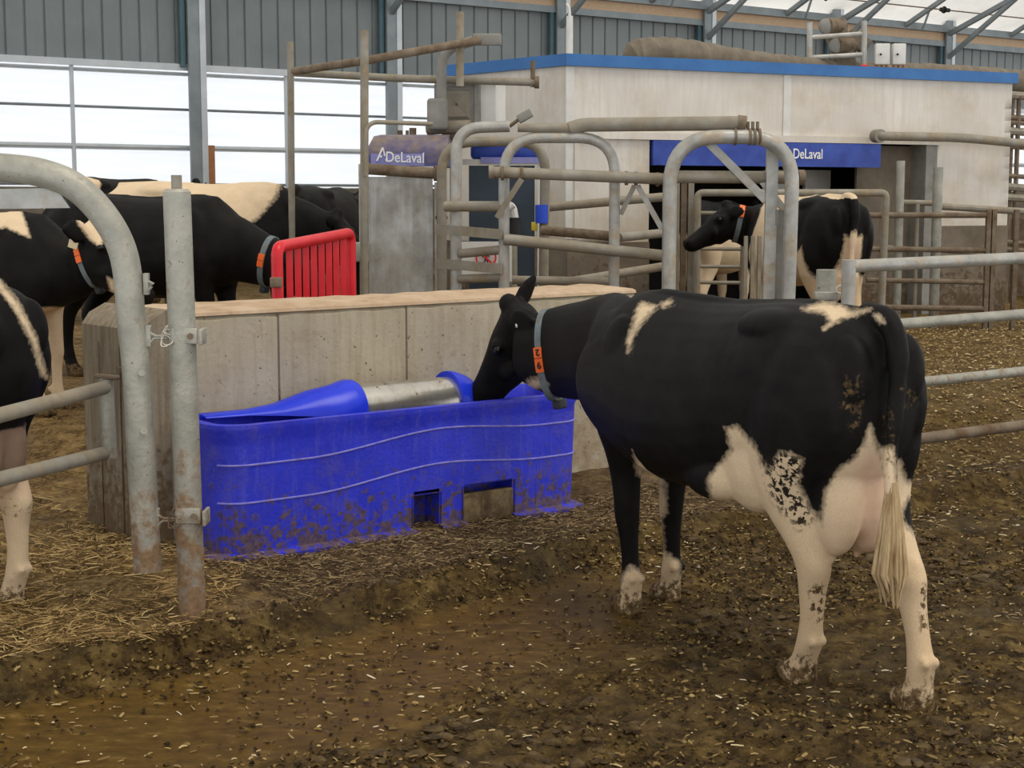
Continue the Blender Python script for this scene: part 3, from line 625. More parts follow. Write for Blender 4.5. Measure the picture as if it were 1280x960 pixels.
    r = G(); up = .36; r.add([bw(-14, 5.68, -.2), bw(50, 5.68, -.2), bw(50, 5.68+7*up, 6.8), bw(-14, 5.68+7*up, 6.8)], [(0, 1, 2, 3)])
    m2, N, L, B = nt('translucent_roof'); N.remove(B); d = N.new('ShaderNodeBsdfDiffuse'); tr = N.new('ShaderNodeBsdfTranslucent'); a = N.new('ShaderNodeMixShader')
    ge = N.new('ShaderNodeNewGeometry'); cc = ramp(N, noise(N, L, ge.outputs['Position'], .8, 5), L, [(.3, (.76, .76, .74)), (.7, (.97, .97, .96))]); L.new(cc, d.inputs[0]); L.new(cc, tr.inputs[0]); a.inputs[0].default_value = .72
    L.new(d.outputs[0], a.inputs[1]); L.new(tr.outputs[0], a.inputs[2]); L.new(a.outputs[0], N['Material Output'].inputs[0])
    tag(r.build('ceiling', m2, smooth=False), kind='structure')
barn_wall()

# ---------------------------------------------------------------- white milking room
FZ = .42; RT = 3.257
Ac = Vector((.566, 15.98, 0)); Bc = Vector((5.90, 18.4, 0)); DR = (Bc-Ac).normalized(); NR = Vector((DR.y, -DR.x, 0)); LR = (Bc-Ac).length
Cc = Vector((-.742, 17.38, 0)); DL = (Cc-Ac).normalized(); NL = Vector((-DL.y, DL.x, 0)); LL = (Cc-Ac).length
if NL.y > 0: NL = -NL
def rf(t, z, off=0): p = Ac+DR*t+NR*off; return Vector((p.x, p.y, z))
def lf(t, z, off=0): p = Ac+DL*t+NL*off; return Vector((p.x, p.y, z))
def tu(u):  # distance along the right face at photo column u
    k = (u-640)/F/1.0; # x = k*(y*cos) approx
    return (k*Ac.y-Ac.x)/(DR.x-k*DR.y)
def zv(v, Y): return at(640, v, Y).z
RR = Matrix((DR, NR, (0, 0, 1))).transposed(); RL = Matrix((DL, NL, (0, 0, 1))).transposed()
def room():
    root = thing('milking_room', (Ac.x, Ac.y, FZ), 'white panelled milking room with blue roof trim and wide open doorway', 'building')
    a, b = tu(810), tu(1152); zh = 2.44; th = .14
    def panel(t0, t1, z0, z1, nm, mt, off=0, thk=th): g = G(); g.box(rf((t0+t1)/2, (z0+z1)/2, off-thk/2), (t1-t0, thk, z1-z0), RR); return g.build(nm, mt, root, smooth=False)
    panel(0, a, 1.36, RT-.06, 'wall_panel', m_white); panel(a, b, zh, RT-.06, 'wall_panel', m_white); panel(b, LR, 1.50, RT-.06, 'wall_panel', m_white)
    panel(0, a, FZ-.1, 1.36, 'concrete_base', m_lowconc, .02, .2); panel(b, LR, FZ-.1, 1.50, 'concrete_base', m_lowconc, .02, .2)
    panel(b-.02, b+.14, FZ, zh, 'door_jamb', m_greybox, .03, .3); panel(0, b+.2, zh-.01, zh+.06, 'header_trim', m_white, .045, .04); panel(tu(716), tu(722), 1.4, zh, 'corner_post', m_white, .03, .03); panel(tu(974), tu(983), zh, RT-.1, 'joint_strip', m_signw, .012, .02)
    panel(tu(706), tu(716), 1.4, RT-.1, 'joint_strip', m_signw, .012, .02)
    g = G(); g.box(lf(LL/2, 2.25, -th/2), (LL, th, 1.9), RL); g.build('wall_panel', m_white, root, smooth=False)
    g = G(); g.box(lf(LL/2, .85, -th/2), (LL, th, 1.0), RL); g.build('concrete_base', m_lowconc, root, smooth=False)
    # blue trim
    g = G(); g.box(rf(LR/2, RT-.035, .02), (LR+.08, .06, .12), RR); g.box(lf(LL/2, RT-.035, .02), (LL+.04, .06, .12), RL); g.build('blue_roof_trim', m_bluetrim, root, smooth=False)
    Dn = Ac+Vector((0, 0, 0)); back = -NR*4.2
    r = G(); Cb = Cc*1.2; P = [Ac, Bc, Bc+back, Cb, Cc]; r.prism([Vector((p.x, p.y, RT-.07)) for p in P], (0, 0, .07)); r.build('roof_slab', m_greybox, root, smooth=False)
    r = G(); r.prism([Vector((p.x, p.y, FZ)) for p in (Bc, Bc+back, Bc+back+DR*-.1, Bc-DR*.1)], (0, 0, RT-.1-FZ)); r.prism([Vector((p.x, p.y, FZ)) for p in (Bc+back, Cb, Cb+NR*.1, Bc+back+NR*.1)], (0, 0, RT-.1-FZ)); r.prism([Vector((p.x, p.y, FZ)) for p in (Cb, Cc, Cc+DR*.1, Cb+DR*.1)], (0, 0, RT-.1-FZ)); r.build('rear_wall', m_white, root, smooth=False)
    # inside: near-black sheets, the doorway's shade put into their colour
    r = G(); r.box(rf((a+b)/2, 1.4, -2.4), (b-a+1, .05, 2.1), RR); r.box(rf(a-.25, 1.4, -1.3), (.04, 2.2, 2.1), RR); r.box(rf(b+.25, 1.4, -1.3), (.04, 2.2, 2.1), RR); r.build('shade_sheets', m_dark, root, smooth=False)
    j = G(); j.box(rf(tu(1119), 1.42, -.25), (tu(1156)-tu(1084), .04, 2.0), RR); j.build('side_door', m_lowconc, root, smooth=False)
    for u0, u1, v0, v1, mt in ((1008, 1035, 212, 300, m_ltbox), (1060, 1092, 210, 300, m_ltbox)):
        q = G(); t0, t1 = tu(u0), tu(u1); q.box(rf((t0+t1)/2, 1.75, -.9), (t1-t0, .05, .8), RR); q.build('inner_panel', mt, root, smooth=False)
    s = thing('sign_band', rf((a+b)/2, 2.2, .06), 'long blue name board over the milking room doorway', 'sign')
    t0, t1 = tu(812), tu(1093); z0, z1 = 2.165, zh-.015; q = G(); q.box(rf((t0+t1)/2, (z0+z1)/2, .02), (t1-t0, .05, z1-z0), RR); q.build('board', m_sign, s, smooth=False)
    tx = tu(984); text('DeLaval', .155, 'lettering', m_letter, s, rf(tx, 2.255, .05), DR, (0, 0, 1), .004, .0012, .80)
    logo(s, rf(tu(971), 2.255, .05), DR, Vector((0, 0, 1)), .13)
    # pipes on this front
    p = thing('wall_pipe', rf(tu(1100), 2.5, .1), 'grey conduit pipe along the right end of the white milking room', 'pipe')
    G().tube(fil([at(1098, 170, 17.4), at(1100, 170, 17.3), at(1200, 172, 17.9), at(1262, 178, 18.1), at(1320, 184, 18.5)], .3), .05, 12).build('pipe_run', m_pipe, p); G().tube([at(1094, 170, 17.42), at(1101, 170, 17.3)], .075, 14).build('end_cap', m_pipe, p)
def logo(parent, o, x, u, h):
    g = G(); n = x.cross(u)
    def P(a, b): return Vector(o)+x*(a*h)+u*(b*h)
    g.prism([P(0, 0), P(.14, 0), P(.52, .85), P(.45, 1.0)], n*.005); g.prism([P(.45, 1.0), P(.52, .85), P(.60, .38), P(.72, .38), P(.56, 1.0)], n*.005); 
    for c, r in (((.36, .33), .09), ((.78, .1), .09)):
        g.prism([P(c[0]+r*math.cos(i*math.pi/5), c[1]+r*math.sin(i*math.pi/5)) for i in range(10)], n*.005)
    g.build('emblem', m_letter, parent, smooth=False)
room()

def roof_items():
    d = G(); px = [(790, 78, 17.0, .05), (791, 73, 16.95, .13), (800, 68, 16.95, .17), (830, 67, 17.0, .175), (870, 70, 17.25, .165), (930, 77, 17.7, .135), (1000, 83, 18.2, .115), (1080, 89, 18.8, .11), (1150, 91, 19.4, .12), (1230, 98, 20.2, .15), (1300, 105, 21, .16)]
    C = cr([list(at(u, v, Y))+[r] for u, v, Y, r in px], 7); g = G(); g.tube([Vector(c[:3]) for c in C], [c[3]*(1+.05*math.sin(i*1.9)) for i, c in enumerate(C)], 18)
    tag(g.build('fabric_duct', m_hose), 'long sagging brown fabric duct lying on the milking room roof', 'duct')
    Y = 18.3; s = thing('pump_stand', at(1045, 88, Y), 'small pipe scaffold on the milking room roof with a dusty motor', 'stand')
    for u, v0, v1 in ((1012, 28, 92), (1080, 26, 92)): G().tube([at(u, v0, Y), at(u, v1, Y)], .035, 10).build('post', m_galv, s)
    for v, e in ((47, 42), (72, 68)): G().tube([at(1012, v, Y), at(1082, e, Y)], .028, 10).build('crossbar', m_galv, s)
    for (u, v), (u2, v2), r in (((1033, 33), (1052, 33), .10), ((1045, 57), (1066, 56), .095)): G().tube([at(u, v, Y+.1), at(u2, v2, Y+.25)], r, 16).build('motor', m_pipeb, s); p_ = at(u, v, Y+.1); d_ = (p_-at(u2, v2, Y+.25)).normalized(); G().tube([p_, p_+Vector((0, -.035, 0))+d_*.0, p_+Vector((0, -.06, 0))], [r*.95, r*.9, r*.4], 16).build('motor_cover', m_greybox, s)
    g = G(); g.bbox(at(1050, 58, Y+.25), (.24, .2, .62), Matrix.Rotation(-.3, 3, 'Y'), .02); g.bbox(at(1072, 52, Y+.25), (.28, .16, .18), Matrix.Rotation(.5, 3, 'Y'), .02); g.build('housing', m_hose, s)
    g = G(); g.bbox(at(1080, 86, Y-.02), (.09, .06, .09), None, .01); g.build('red_clamp', m_red, s)
    for u, w_, wh in ((1102, .17, 'left'), (1123, .15, 'right')):
        b = thing('switch_box', at(u, 88, Y), 'pale electric switch box on the milking room roof, %s of the pair' % wh, 'electric box', 'electric boxes on the milking room roof')
        g = G(); g.bbox(at(u, 68, Y), (w_, .12, .24), None, .012); g.build('housing', m_ltbox, b); G().tube([at(u-1, 68, Y-.07), at(u-1, 68, Y-.1)], .014, 10).build('knob', m_black, b)
        for du in (-6, 0, 6): G().tube([at(u+du, 78, Y), at(u+du, 92, Y+.05)], .016, 8).build('conduit', m_wood, b)
    p = G(); p.tube([at(712, 20, 16.3), at(712, 77, 16.3)], .035, 10); p.tube(fil([at(708, 4, 16.3), at(712, 12, 16.3), at(712, 30, 16.3)], .1), .015, 8)
    tag(p.build('vent_pipe', m_signw), 'thin white vent pipe standing at the corner of the milking room roof', 'pipe')
roof_items()

# ---------------------------------------------------------------- left milking stall
def stall():
    Y = 12.6
    root = thing('milking_stall', (at(500, 300, Y).x, Y, .42), 'scratched stainless side panel of the left milking stall', 'stall')
    def quad(u0, v0, u1, v1, Yq, th, nm, mt, par): 
        g = G(); a = at(u0, v0, Yq); b = at(u1, v1, Yq); g.box(((a.x+b.x)/2, Yq+th/2, (a.z+b.z)/2), (b.x-a.x, th, a.z-b.z)); return g.build(nm, mt, par, smooth=False)
    quad(460, 221, 542, 462, Y, .03, 'side_panel', m_steel, root)
    quad(448, 205, 454, 462, Y-.02, .05, 'frame_upright', m_galv, root); quad(455, 218, 460.5, 462, Y-.02, .04, 'frame_upright', m_galv, root); quad(543, 228, 548, 462, Y-.02, .04, 'frame_upright', m_galv, root)
    g = G(); g.bbox(at(452, 315, Y-.08), (.13, .08, .16), None, .012); g.build('junction_box', m_galvmud, root)
    G().tube([at(551, 240, Y-.06), at(551, 268, Y-.06)], .036, 14).build('sensor_can', m_greybox, root); g = G(); g.ell(at(552, 272, Y-.06), (.05, .04, .03)); g.build('sensor_nozzle', m_black, root)
    # hood
    h = thing('stall_hood', (at(505, 208, Y).x, Y+.2, 2.1), 'rounded navy hood with name lettering over the left milking stall', 'hood')
    a = at(456, 208, Y+.05); b = at(560, 208, Y+.05); top = at(500, 168, Y+.3).z; zb = a.z
    g = G(); rings = []
    for i in range(13):
        t = i/12; x = a.x+(b.x-a.x)*t; e = min(1, t/.14); s = math.sqrt(max(0, 1-(1-e)**2)); hh = (top-zb)*(.45+.55*s); rr_ = .06+.24*s; ring = [(x, Y+.05, zb)]
        for k in range(9):
            th_ = math.pi/2*k/8; ring.append((x, Y+.05+(.28 if False else rr_)*(1-math.cos(th_)), zb+hh*.35+hh*.65*math.sin(th_)))
        ring += [(x, Y+.7, zb+hh), (x, Y+.7, zb)]
        rings.append([Vector(p) for p in ring])
    g.loft(rings); g.build('hood_shell', m_hood, h)
    g = G(); p0 = at(463, 207, Y); p1 = at(530, 207, Y); zt_ = at(500, 192, Y).z; g.box(((p0.x+p1.x)/2, Y+.045, (p0.z+zt_)/2), (p1.x-p0.x, .012, zt_-p0.z)); g.build('lilac_band', m_lilac, h, smooth=False)
    text('DeLaval', .118, 'lettering', m_letter, h, at(481.5, 202, Y+.028), (1, 0, -.03), (0, 0, 1), .004, .0010, .84); logo(h, at(470, 201, Y+.028), Vector((1, 0, -.03)).normalized(), Vector((0, 0, 1)), .11)
    g = G(); q0 = at(462, 213, Y+.03); q1 = at(542, 213, Y+.03); g.box(((q0.x+q1.x)/2, Y+.03, q0.z+.015), (q1.x-q0.x, .02, .035)); g.build('white_edge', m_signw, h, smooth=False)
    for u, r in ((500, .022), (516, .03), (509, .014)): G().tube([at(u, 170, Y+.5), at(u, 163 if u != 516 else 160, Y+.5)], r, 8).build('top_stud', m_pipeb, h)
    c = thing('hood_crossbar', at(500, 214, Y-.1), 'brown dusty round crossbar below the left navy hood', 'pipe'); G().tube([at(457, 211, Y-.12), at(547, 217, Y-.12)], .045, 14).build('bar', m_pipeb, c); G().tube([at(543, 216.5, Y-.12), at(549, 217.2, Y-.12)], .062, 16).build('end_cap', m_pipeb, c)
    # machine behind
    Ym = 13.7
    mc = thing('milking_machine', (at(630, 300, Ym).x, Ym+.3, .42), 'dark blue grey milking machine cabinet behind the hoop gates', 'machine')
    quad(586, 207, 668, 470, Ym, .6, 'cabinet', m_machine, mc); quad(672, 205, 678, 470, Ym-.05, .08, 'white_upright', m_ltbox, mc); quad(562, 165, 574, 470, Ym-.1, .1, 'pale_upright', m_greybox, mc)
    quad(578, 199, 676, 206, Ym-.06, .05, 'white_edge', m_signw, mc)
    g = G(); a = at(588, 198, Ym-.05); b = at(678, 181, Ym-.05); g.bbox(((a.x+b.x)/2, Ym+.2, (a.z+b.z)/2), (b.x-a.x, .5, (b.z-a.z)*1.15), None, .04); g.build('blue_fascia', m_sign, mc); quad(600, 196.5, 674, 206-9, Ym-.07, .02, 'lilac_band', m_lilac, mc)
    quad(601, 197, 676, 207-3, Ym-.075, .02, 'lilac_band', m_lilac, mc)
    G().tube([at(633, 262, Ym-.3), at(642, 256, Ym-.3)], .03, 10).build('milk_tube', m_signw, mc)
    g = G(); g.tube(fil([at(622, 258, Ym-.2), at(640, 256, Ym-.2), at(643, 275, Ym-.2)], .15), .04, 10); g.build('hose', m_signw, mc); G().tube([at(642, 272, Ym-.2), at(642, 300, Ym-.2)], .06, 12).build('rubber_sleeve', m_black, mc)
    G().tube([at(641, 300, Ym-.2), at(641, 460, Ym-.2)], .04, 12).build('stand_tube', m_pipe, mc)
    G().tube([at(671, 262, Ym-1.3) , at(671, 262, Ym-1.3)+Vector((0, 0, .001))], .001, 6)
    # sign
    sg = thing('warning_sign', at(607, 323, 12.2), 'white plate with a red no pedestrians symbol behind the hoop gates', 'sign')
    quad(577, 302, 640, 352, 12.3, .02, 'plate', m_signw, sg)
    c = at(607.5, 322, 12.28); R = .084
    g = G(); g.loft([[c+Vector((math.cos(2*math.pi*i/40)*r, o, math.sin(2*math.pi*i/40)*r)) for i in range(40)] for r, o in ((R, 0), (R, -.004), (R*.84, -.004), (R*.84, 0))], False, True); g.bar(c+Vector((-R*.62, -.003, R*.62)), c+Vector((R*.62, -.003, -R*.62)), .015, .004); g.build('red_ring', m_redsign, sg)
    g = G(); g.ell(c+Vector((0, -.001, .048)), (.011, .003, .011)); g.bar(c+Vector((0, 0, .035)), c+Vector((0, 0, -.01)), .022, .004); g.bar(c+Vector((0, 0, -.005)), c+Vector((-.022, 0, -.058)), .010, .004); g.bar(c+Vector((0, 0, -.005)), c+Vector((.024, 0, -.056)), .010, .004); g.bar(c+Vector((0, 0, .03)), c+Vector((-.03, 0, .0)), .008, .004); g.bar(c+Vector((0, 0, .03)), c+Vector((.03, 0, .002)), .008, .004); g.build('walking_figure', m_black, sg)
    # fan unit, motor and curved duct on top
    Yf = 13.2; f = thing('fan_unit', at(590, 160, Yf), 'dusty grey square fan box above the navy hood', 'fan')
    g = G(); g.bbox(at(582, 133, Yf+.25), (.40, .5, .37), Matrix.Rotation(-.28, 3, 'Z'), .012); g.build('housing', m_greybox, f)
    R3 = Matrix.Rotation(-.28, 3, 'Z'); cc = at(582, 133, Yf+.25)
    def fp(x, z, o): return cc+R3 @ Vector((x, -.25-o, z))
    g = G(); g.loft([[fp(a*.125, b*.125, .0) for a, b in ((-1, -1), (1, -1), (1, 1), (-1, 1))], [fp(a*.10, b*.10, .02) for a, b in ((-1, -1), (1, -1), (1, 1), (-1, 1))], [fp(a*.012, b*.012, -.0) for a, b in ((-1, -1), (1, -1), (1, 1), (-1, 1))]]); g.build('pyramid_vent', m_pipe, f, smooth=False)
    g = G(); [g.bar(fp(x, -.17, .01), fp(x, .17, .01), .03, .02) for x in (-.18, .18)]; [g.bar(fp(-.18, z, .01), fp(.18, z, .01), .03, .02) for z in (-.17, .17)]; g.build('front_frame', m_greybox, f, smooth=False)
    g = G(); p = fp(.26, 0, -.2); g.box(p, (.14, .3, .36), R3); g.build('side_panel', m_ltbox, f, smooth=False)
    G().tube([fp(-.22, -.2, .12), fp(.16, -.19, .12)], .055, 14).build('motor_tube', m_pipe, f); g = G(); g.loft([[fp(a*s, -.2-d, .02-.1*b) for a, b in ((-1, -1), (1, -1), (1, 1), (-1, 1))] for s, d in ((.14, .0), (.06, .09))]); g.build('hopper', m_pipeb, f)
    dct = thing('exhaust_duct', at(548, 160, 13.0), 'curved grey exhaust duct rising above the navy hood', 'duct')
    g = G(); g.bbox(at(547, 143, 13.0), (.17, .16, .26), None, .03); g.build('duct_box', m_greybox, dct)
    G().tube(fil([at(552, 128, 13.0), at(552, 62, 13.0), at(600, 49, 13.1)], .42, 12), .042, 14).build('duct_pipe', m_greybox, dct)
    g = G(); a = at(590, 42, 13.0); b = at(627, 57, 13.0); g.bbox(((a.x+b.x)/2, 13.0, (a.z+b.z)/2), (b.x-a.x, .03, a.z-b.z), None, .012); g.build('end_plate', m_greybox, dct)
    cm = thing('stall_camera', at(645, 152, 12.2), 'small grey camera box on a short arm above the hoop gates', 'camera'); G().tube([at(637, 158, 12.2), at(650, 148, 12.2)], .014, 8).build('arm', m_pipeb, cm); g = G(); g.bbox(at(656, 145, 12.2), (.12, .08, .07), Matrix.Rotation(-.5, 3, 'Y'), .01); g.build('camera_body', m_greybox, cm)
stall()

def rack():
    r = thing('pipe_rack', at(455, 300, 12.3), 'tall rusty pipe rack standing behind the red barred gate', 'rack')
    G().tube([at(363, 52, 13.9), Vector((at(363, 260, 13.9).x, 13.9, .4))], .03, 12).build('post', m_pipe, r)
    G().tube([at(455.5, 38, 12.3), Vector((at(453, 260, 12.3).x, 12.3, .4))], .033, 12).build('post', m_pipe, r)
    G().tube([at(575, 15, 12.9), at(575, 108, 12.9)], .033, 12).build('post', m_pipe, r)
    G().tube([at(368, 89, 13.8), at(455, 76, 12.45), at(600, 50, 12.9)], .034, 12).build('crossbar', m_pipeb, r)
    G().tube([at(368, 91, 13.8), at(500, 98, 13.2), at(672, 103, 13.0)], .032, 12).build('crossbar', m_pipe, r)
    g = G(); g.tube([at(666, 76, 13.0), at(666, 109, 13.0)], .02, 8); g.tube([at(668, 103, 13.0), at(674, 103, 13.0)], .05, 12); g.build('hanger', m_pipeb, r)
    G().tube(fil([at(457, 220, 12.25), at(457, 152, 12.25), at(540, 155, 12.6)], .12), .018, 10).build('thin_rail', m_pipe, r)
rack()

def red_gate():
    Ya, Yb = 9.15, 10.5
    root = thing('red_gate', (at(345, 340, Ya).x, Ya, .3), 'bright red vertical barred gate behind the concrete wall', 'gate')
    a0 = at(346, 309, Ya); b0 = at(438, 291, Yb); zlo = .45; A = Vector((a0.x, a0.y, zlo)); Bq = Vector((b0.x, b0.y, zlo))
    G().tube(fil([A, a0, b0, Bq], .07, 6), .036, 14).build('frame', m_red, root)
    G().tube([A, Bq], .03, 12).build('bottom_rail', m_red, root)
    for i in range(8):
        t = .15+i*.105; p = a0.lerp(b0, t); q = G(); q.bar(p, (p.x, p.y, zlo), .040, .02, (0.2, -1, 0)); q.build('bar', m_red, root)
    g = G(); g.bbox(at(345, 353, Ya-.04), (.07, .03, .06), None, .006); g.build('latch', m_pipeb, root)
red_gate()

def hoops():
    FL = .40
    def hoop(nm, pts, r, label, mt=m_galv, fr=.28):
        o = thing('hoop_gate', Vector((pts[0].x, pts[0].y, FL)), label, 'gate', 'bent pipe hoop gates in front of the milking stalls'); G().tube(fil([Vector((pts[0].x, pts[0].y, FL))]+pts[1:-1]+[Vector((pts[-1].x, pts[-1].y, FL)) if nm != 'A' else pts[-1]], fr, 10), r, 16).build('hoop', mt, o); return o
    def rail(par, a, b, r, mt=m_pipe, nm='rail', cap=False):
        o = G().tube([at(*a), at(*b)], r, 14).build(nm, mt, par)
        if cap:
            p = at(*b); d = (p-at(*a)).normalized(); G().tube([p-d*.04, p+d*.01], r*1.25, 16).build('end_cap', m_pipeb, par)
        return o
    Y = 11.6
    A = hoop('A', [at(570, 350, 11.9), at(570, 160, 11.9), at(637, 158, 11.9)], .043, 'leftmost bent pipe hoop gate, its top pipe ending by the camera', m_galv)
    rail(A, (557, 258, 11.85), (628, 258, 11.6), .04); rail(A, (576, 317, 11.85), (628, 312, 11.6), .035); rail(A, (576, 349, 11.85), (628, 347, 11.6), .035)
    for v in (288, 331):
        g = G(); g.bar(at(545, v-2, 12.0), at(627, v+5, 11.5), .075, .015); g.build('flat_bar', m_pipe, A, smooth=False)
    C = hoop('C', [at(552, 350, 12.5), at(552, 178, 12.4), at(682, 176, 12.4), at(678, 350, 12.5)], .04, 'rear bent pipe hoop gate carrying a bright blue sleeve', m_pipe, .25)
    G().tube([at(677, 256, 12.4), at(677, 279, 12.4)], .052, 16).build('blue_sleeve', m_blueplain, C); g = G(); g.bbox(at(668, 283, 12.4), (.05, .04, .07), None, .006); g.build('yellow_tag', m_yellow, C)
    B = hoop('B', [at(630, 350, Y), at(630, 172, Y), at(769, 172, Y), at(767, 350, Y)], .041, 'middle bent pipe hoop gate with diagonal brace', m_galv, .28)
    rail(B, (614, 215, Y-.09), (836, 224, Y-.12), .042, m_pipe, 'long_rail', True); rail(B, (630, 299, Y-.08), (833, 320, Y-.1), .042, m_pipe)
    G().tube([at(611, 215, Y-.09), at(617, 215, Y-.09)], .052, 14).build('end_cap', m_pipe, B)
    g = G(); g.bar(at(652, 224, Y-.15), at(621, 272, Y-.08), .042, .015); g.build('brace', m_pipe, B, smooth=False)
    for u in (628, 652, 783, 795, 822): 
        G().tube([at(u-2, 216+(u-614)*.04, Y-.1), at(u+2, 216+(u-614)*.04, Y-.1)], .052, 14).build('clamp_ring', m_pipeb, B)
    rail(B, (678, 288, 12.2), (764, 295, 11.8), .038, m_pipeb); rail(B, (774, 297, 11.9), (832, 291, 12.3), .035); rail(B, (685, 259, 12.6), (832, 246, 12.6), .036); rail(B, (640, 350, 12), (760, 352, 12), .034); rail(B, (700, 354, 12.4), (830, 333, 12.6), .036); rail(B, (698, 306, 12.8), (770, 300, 12.6), .03)
    g = G(); g.bar(at(793, 232, Y-.06), at(776, 268, Y), .036, .015); g.bar(at(797, 232, Y-.06), at(828, 287, Y-.1), .04, .015); g.build('brace', m_galv, B, smooth=False)
    Dh = hoop('D', [at(836, 350, 11.3), at(838, 171, 11.3), at(992, 171, 11.3), at(984, 372, 11.3)], .052, 'rightmost bright bent pipe hoop gate before the blue name board', m_galv, .36)
    rail(Dh, (845, 221, 11.35), (1003, 222, 11.5), .046, m_pipe, 'long_rail', True)
    g = G(); g.bar(at(884, 177, 11.35), at(957, 250, 11.4), .06, .02); g.bar(at(946, 218, 11.45), at(980, 262, 11.4), .05, .02); g.build('brace', m_galv, Dh, smooth=False)
    g = G(); g.bar(at(966, 178, 11.4), at(959, 420, 11.4), .085, .05); g.build('channel_post', m_galv, Dh, smooth=False)
    g = G(); g.bar(at(975, 262, 11.5), at(973, 420, 11.5), .075, .05); g.tube([at(972, 262, 11.4), at(972, 282, 11.4)], .035, 10); g.build('latch_post', m_greybox, Dh, smooth=False)
    for u in (919, 937, 943, 949): G().tube([at(u-1.5, 171, 11.3), at(u+1.5, 171, 11.3)], .062, 14).build('clamp_ring', m_pipeb, Dh)
    T = thing('overhead_pipe', at(800, 158, 11.5), 'long grey pipe lying across the tops of the hoop gates', 'pipe')
    G().tube([at(647, 160, 11.6), at(715, 160, 11.6)], [.03, .04], 12).build('thin_section', m_pipe, T); G().tube(fil([at(712, 161, 11.6), at(728, 156, 11.6), at(926, 154, 11.35)], .2), .052, 16).build('thick_section', m_pipe, T)
    g = G(); g.tube([at(922, 154, 11.35), at(932, 155, 11.35)], .06, 12); [g.tube([at(u, 152, 11.33), at(u, 164, 11.33)], .012, 6) for u in (935, 941, 947)]; g.build('coupling', m_pipeb, T)
    # stall gate with rungs in the doorway
    Yg = 15.0; q = thing('rung_gate', Vector((at(905, 300, Yg).x, Yg, FL)), 'small galvanised gate with horizontal rungs in the milking room doorway', 'gate')
    G().tube(fil([Vector((at(872, 300, Yg).x, Yg, FL)), at(872, 241, Yg), at(1108, 241, Yg-.05), Vector((at(1102, 300, Yg).x, Yg-.05, FL))], .06), .035, 12).build('frame', m_pipe, q)
    G().tube([at(930, 290, Yg), Vector((at(930, 300, Yg).x, Yg, FL))], .033, 10).build('upright', m_pipe, q)
    for v in (266, 289, 311, 333, 353): G().tube([at(872, v, Yg), at(930, v+.5, Yg)], .018, 8).build('rung', m_pipe, q)
    for u, du, mt in ((850, 0, m_pipe), (858, 0, m_greybox), (866, 0, m_pipe), (847, 0, m_pipe)):
        pass
    pp = thing('timber_posts', Vector((at(855, 300, 15.1).x, 15.1, FL)), 'dusty channel uprights at the left side of the milking room doorway', 'post')
    for u in (846, 855, 864): 
        g = G(); a = at(u, 226, 15.1); g.box((a.x, 15.1+.03*(u % 3), (a.z+FL)/2), (.055, .06, a.z-FL)); g.build('upright', m_pipe if u != 855 else m_pipeb, pp, smooth=False)
    Yu = 12.45; a = at(941, 295, Yu); us = thing('stall_upright', Vector((a.x, Yu, FL)), 'narrow triple steel upright standing before the cow in the milking room doorway', 'post')
    for d in (-.055, 0, .055): g = G(); g.box((a.x+d, Yu, (a.z+FL)/2), (.028, .045, a.z-FL)); g.build('slat', m_pipe, us, smooth=False)
hoops()

def pen_fence():
    Y = 16.0; FL = .42
    r = thing('pen_fence', Vector((at(1160, 388, Y).x, Y, FL)), 'brown crusted rail fence in front of the milking room right end', 'fence')
    for u, v0, rr, mt in ((1126, 201, .045, m_galvmud), (1173, 209, .052, m_galvmud), (1147, 255, .022, m_pipe), (1104, 242, .03, m_pipe)):
        a = at(u, v0, Y+.02); G().tube([a, Vector((a.x, a.y, FL-.05))], rr, 12).build('post', mt, r)
    for ua, va, ub, vb, rr in ((1085, 269, 1236, 269, .03), (1085, 311, 1236, 313, .028), (1083, 350, 1236, 353, .026), (1095, 384, 1232, 386, .03)): G().tube([at(ua, va, Y-.1), at(ub, vb, Y-.1)], rr, 10).build('rail', m_pipeb, r)
    for ua, va, ub, vb, rr in ((1122, 253, 1170, 254, .03), (1172, 258, 1290, 265, .036), (1100, 308, 1240, 318, .02)): G().tube([at(ua, va, Y+.2), at(ub, vb, Y+.3)], rr, 10).build('rail', m_pipe, r)
    for u in (1236, 1243, 1271): 
        g = G(); a = at(u, 262, Y-.1); g.box((a.x, Y-.1, (a.z+FL)/2), (.045, .06, a.z-FL)); g.build('post', m_pipeb, r, smooth=False)
    rr2 = thing('yard_rails', Vector((at(1265, 388, 19).x, 19, FL)), 'stack of dark rails at the right edge beyond the milking room', 'fence')
    for v, rd in ((118, .05), (146, .03), (152, .03), (163, .05), (183, .025), (219, .03), (233, .05), (246, .05), (302, .03), (311, .03)): G().tube([at(1251, v, 19.6), at(1420, v+12, 21.5)], rd, 8).build('rail', m_pipe if rd > .04 else m_pipeb, rr2)
    for u in (1274, 1266): 
        a = at(u, 120, 19.8); G().tube([a, Vector((a.x, a.y, FL))], .03, 8).build('post', m_pipeb, rr2)
    k = G(); a = at(1262, 270, 21); k.box((a.x+.6, 21.2, .95), (1.6, .3, 1.2)); tag(k.build('wood_partition', m_pipeb, smooth=False), 'brown wooden partition at the far right behind the rail fence', 'partition')
pen_fence()
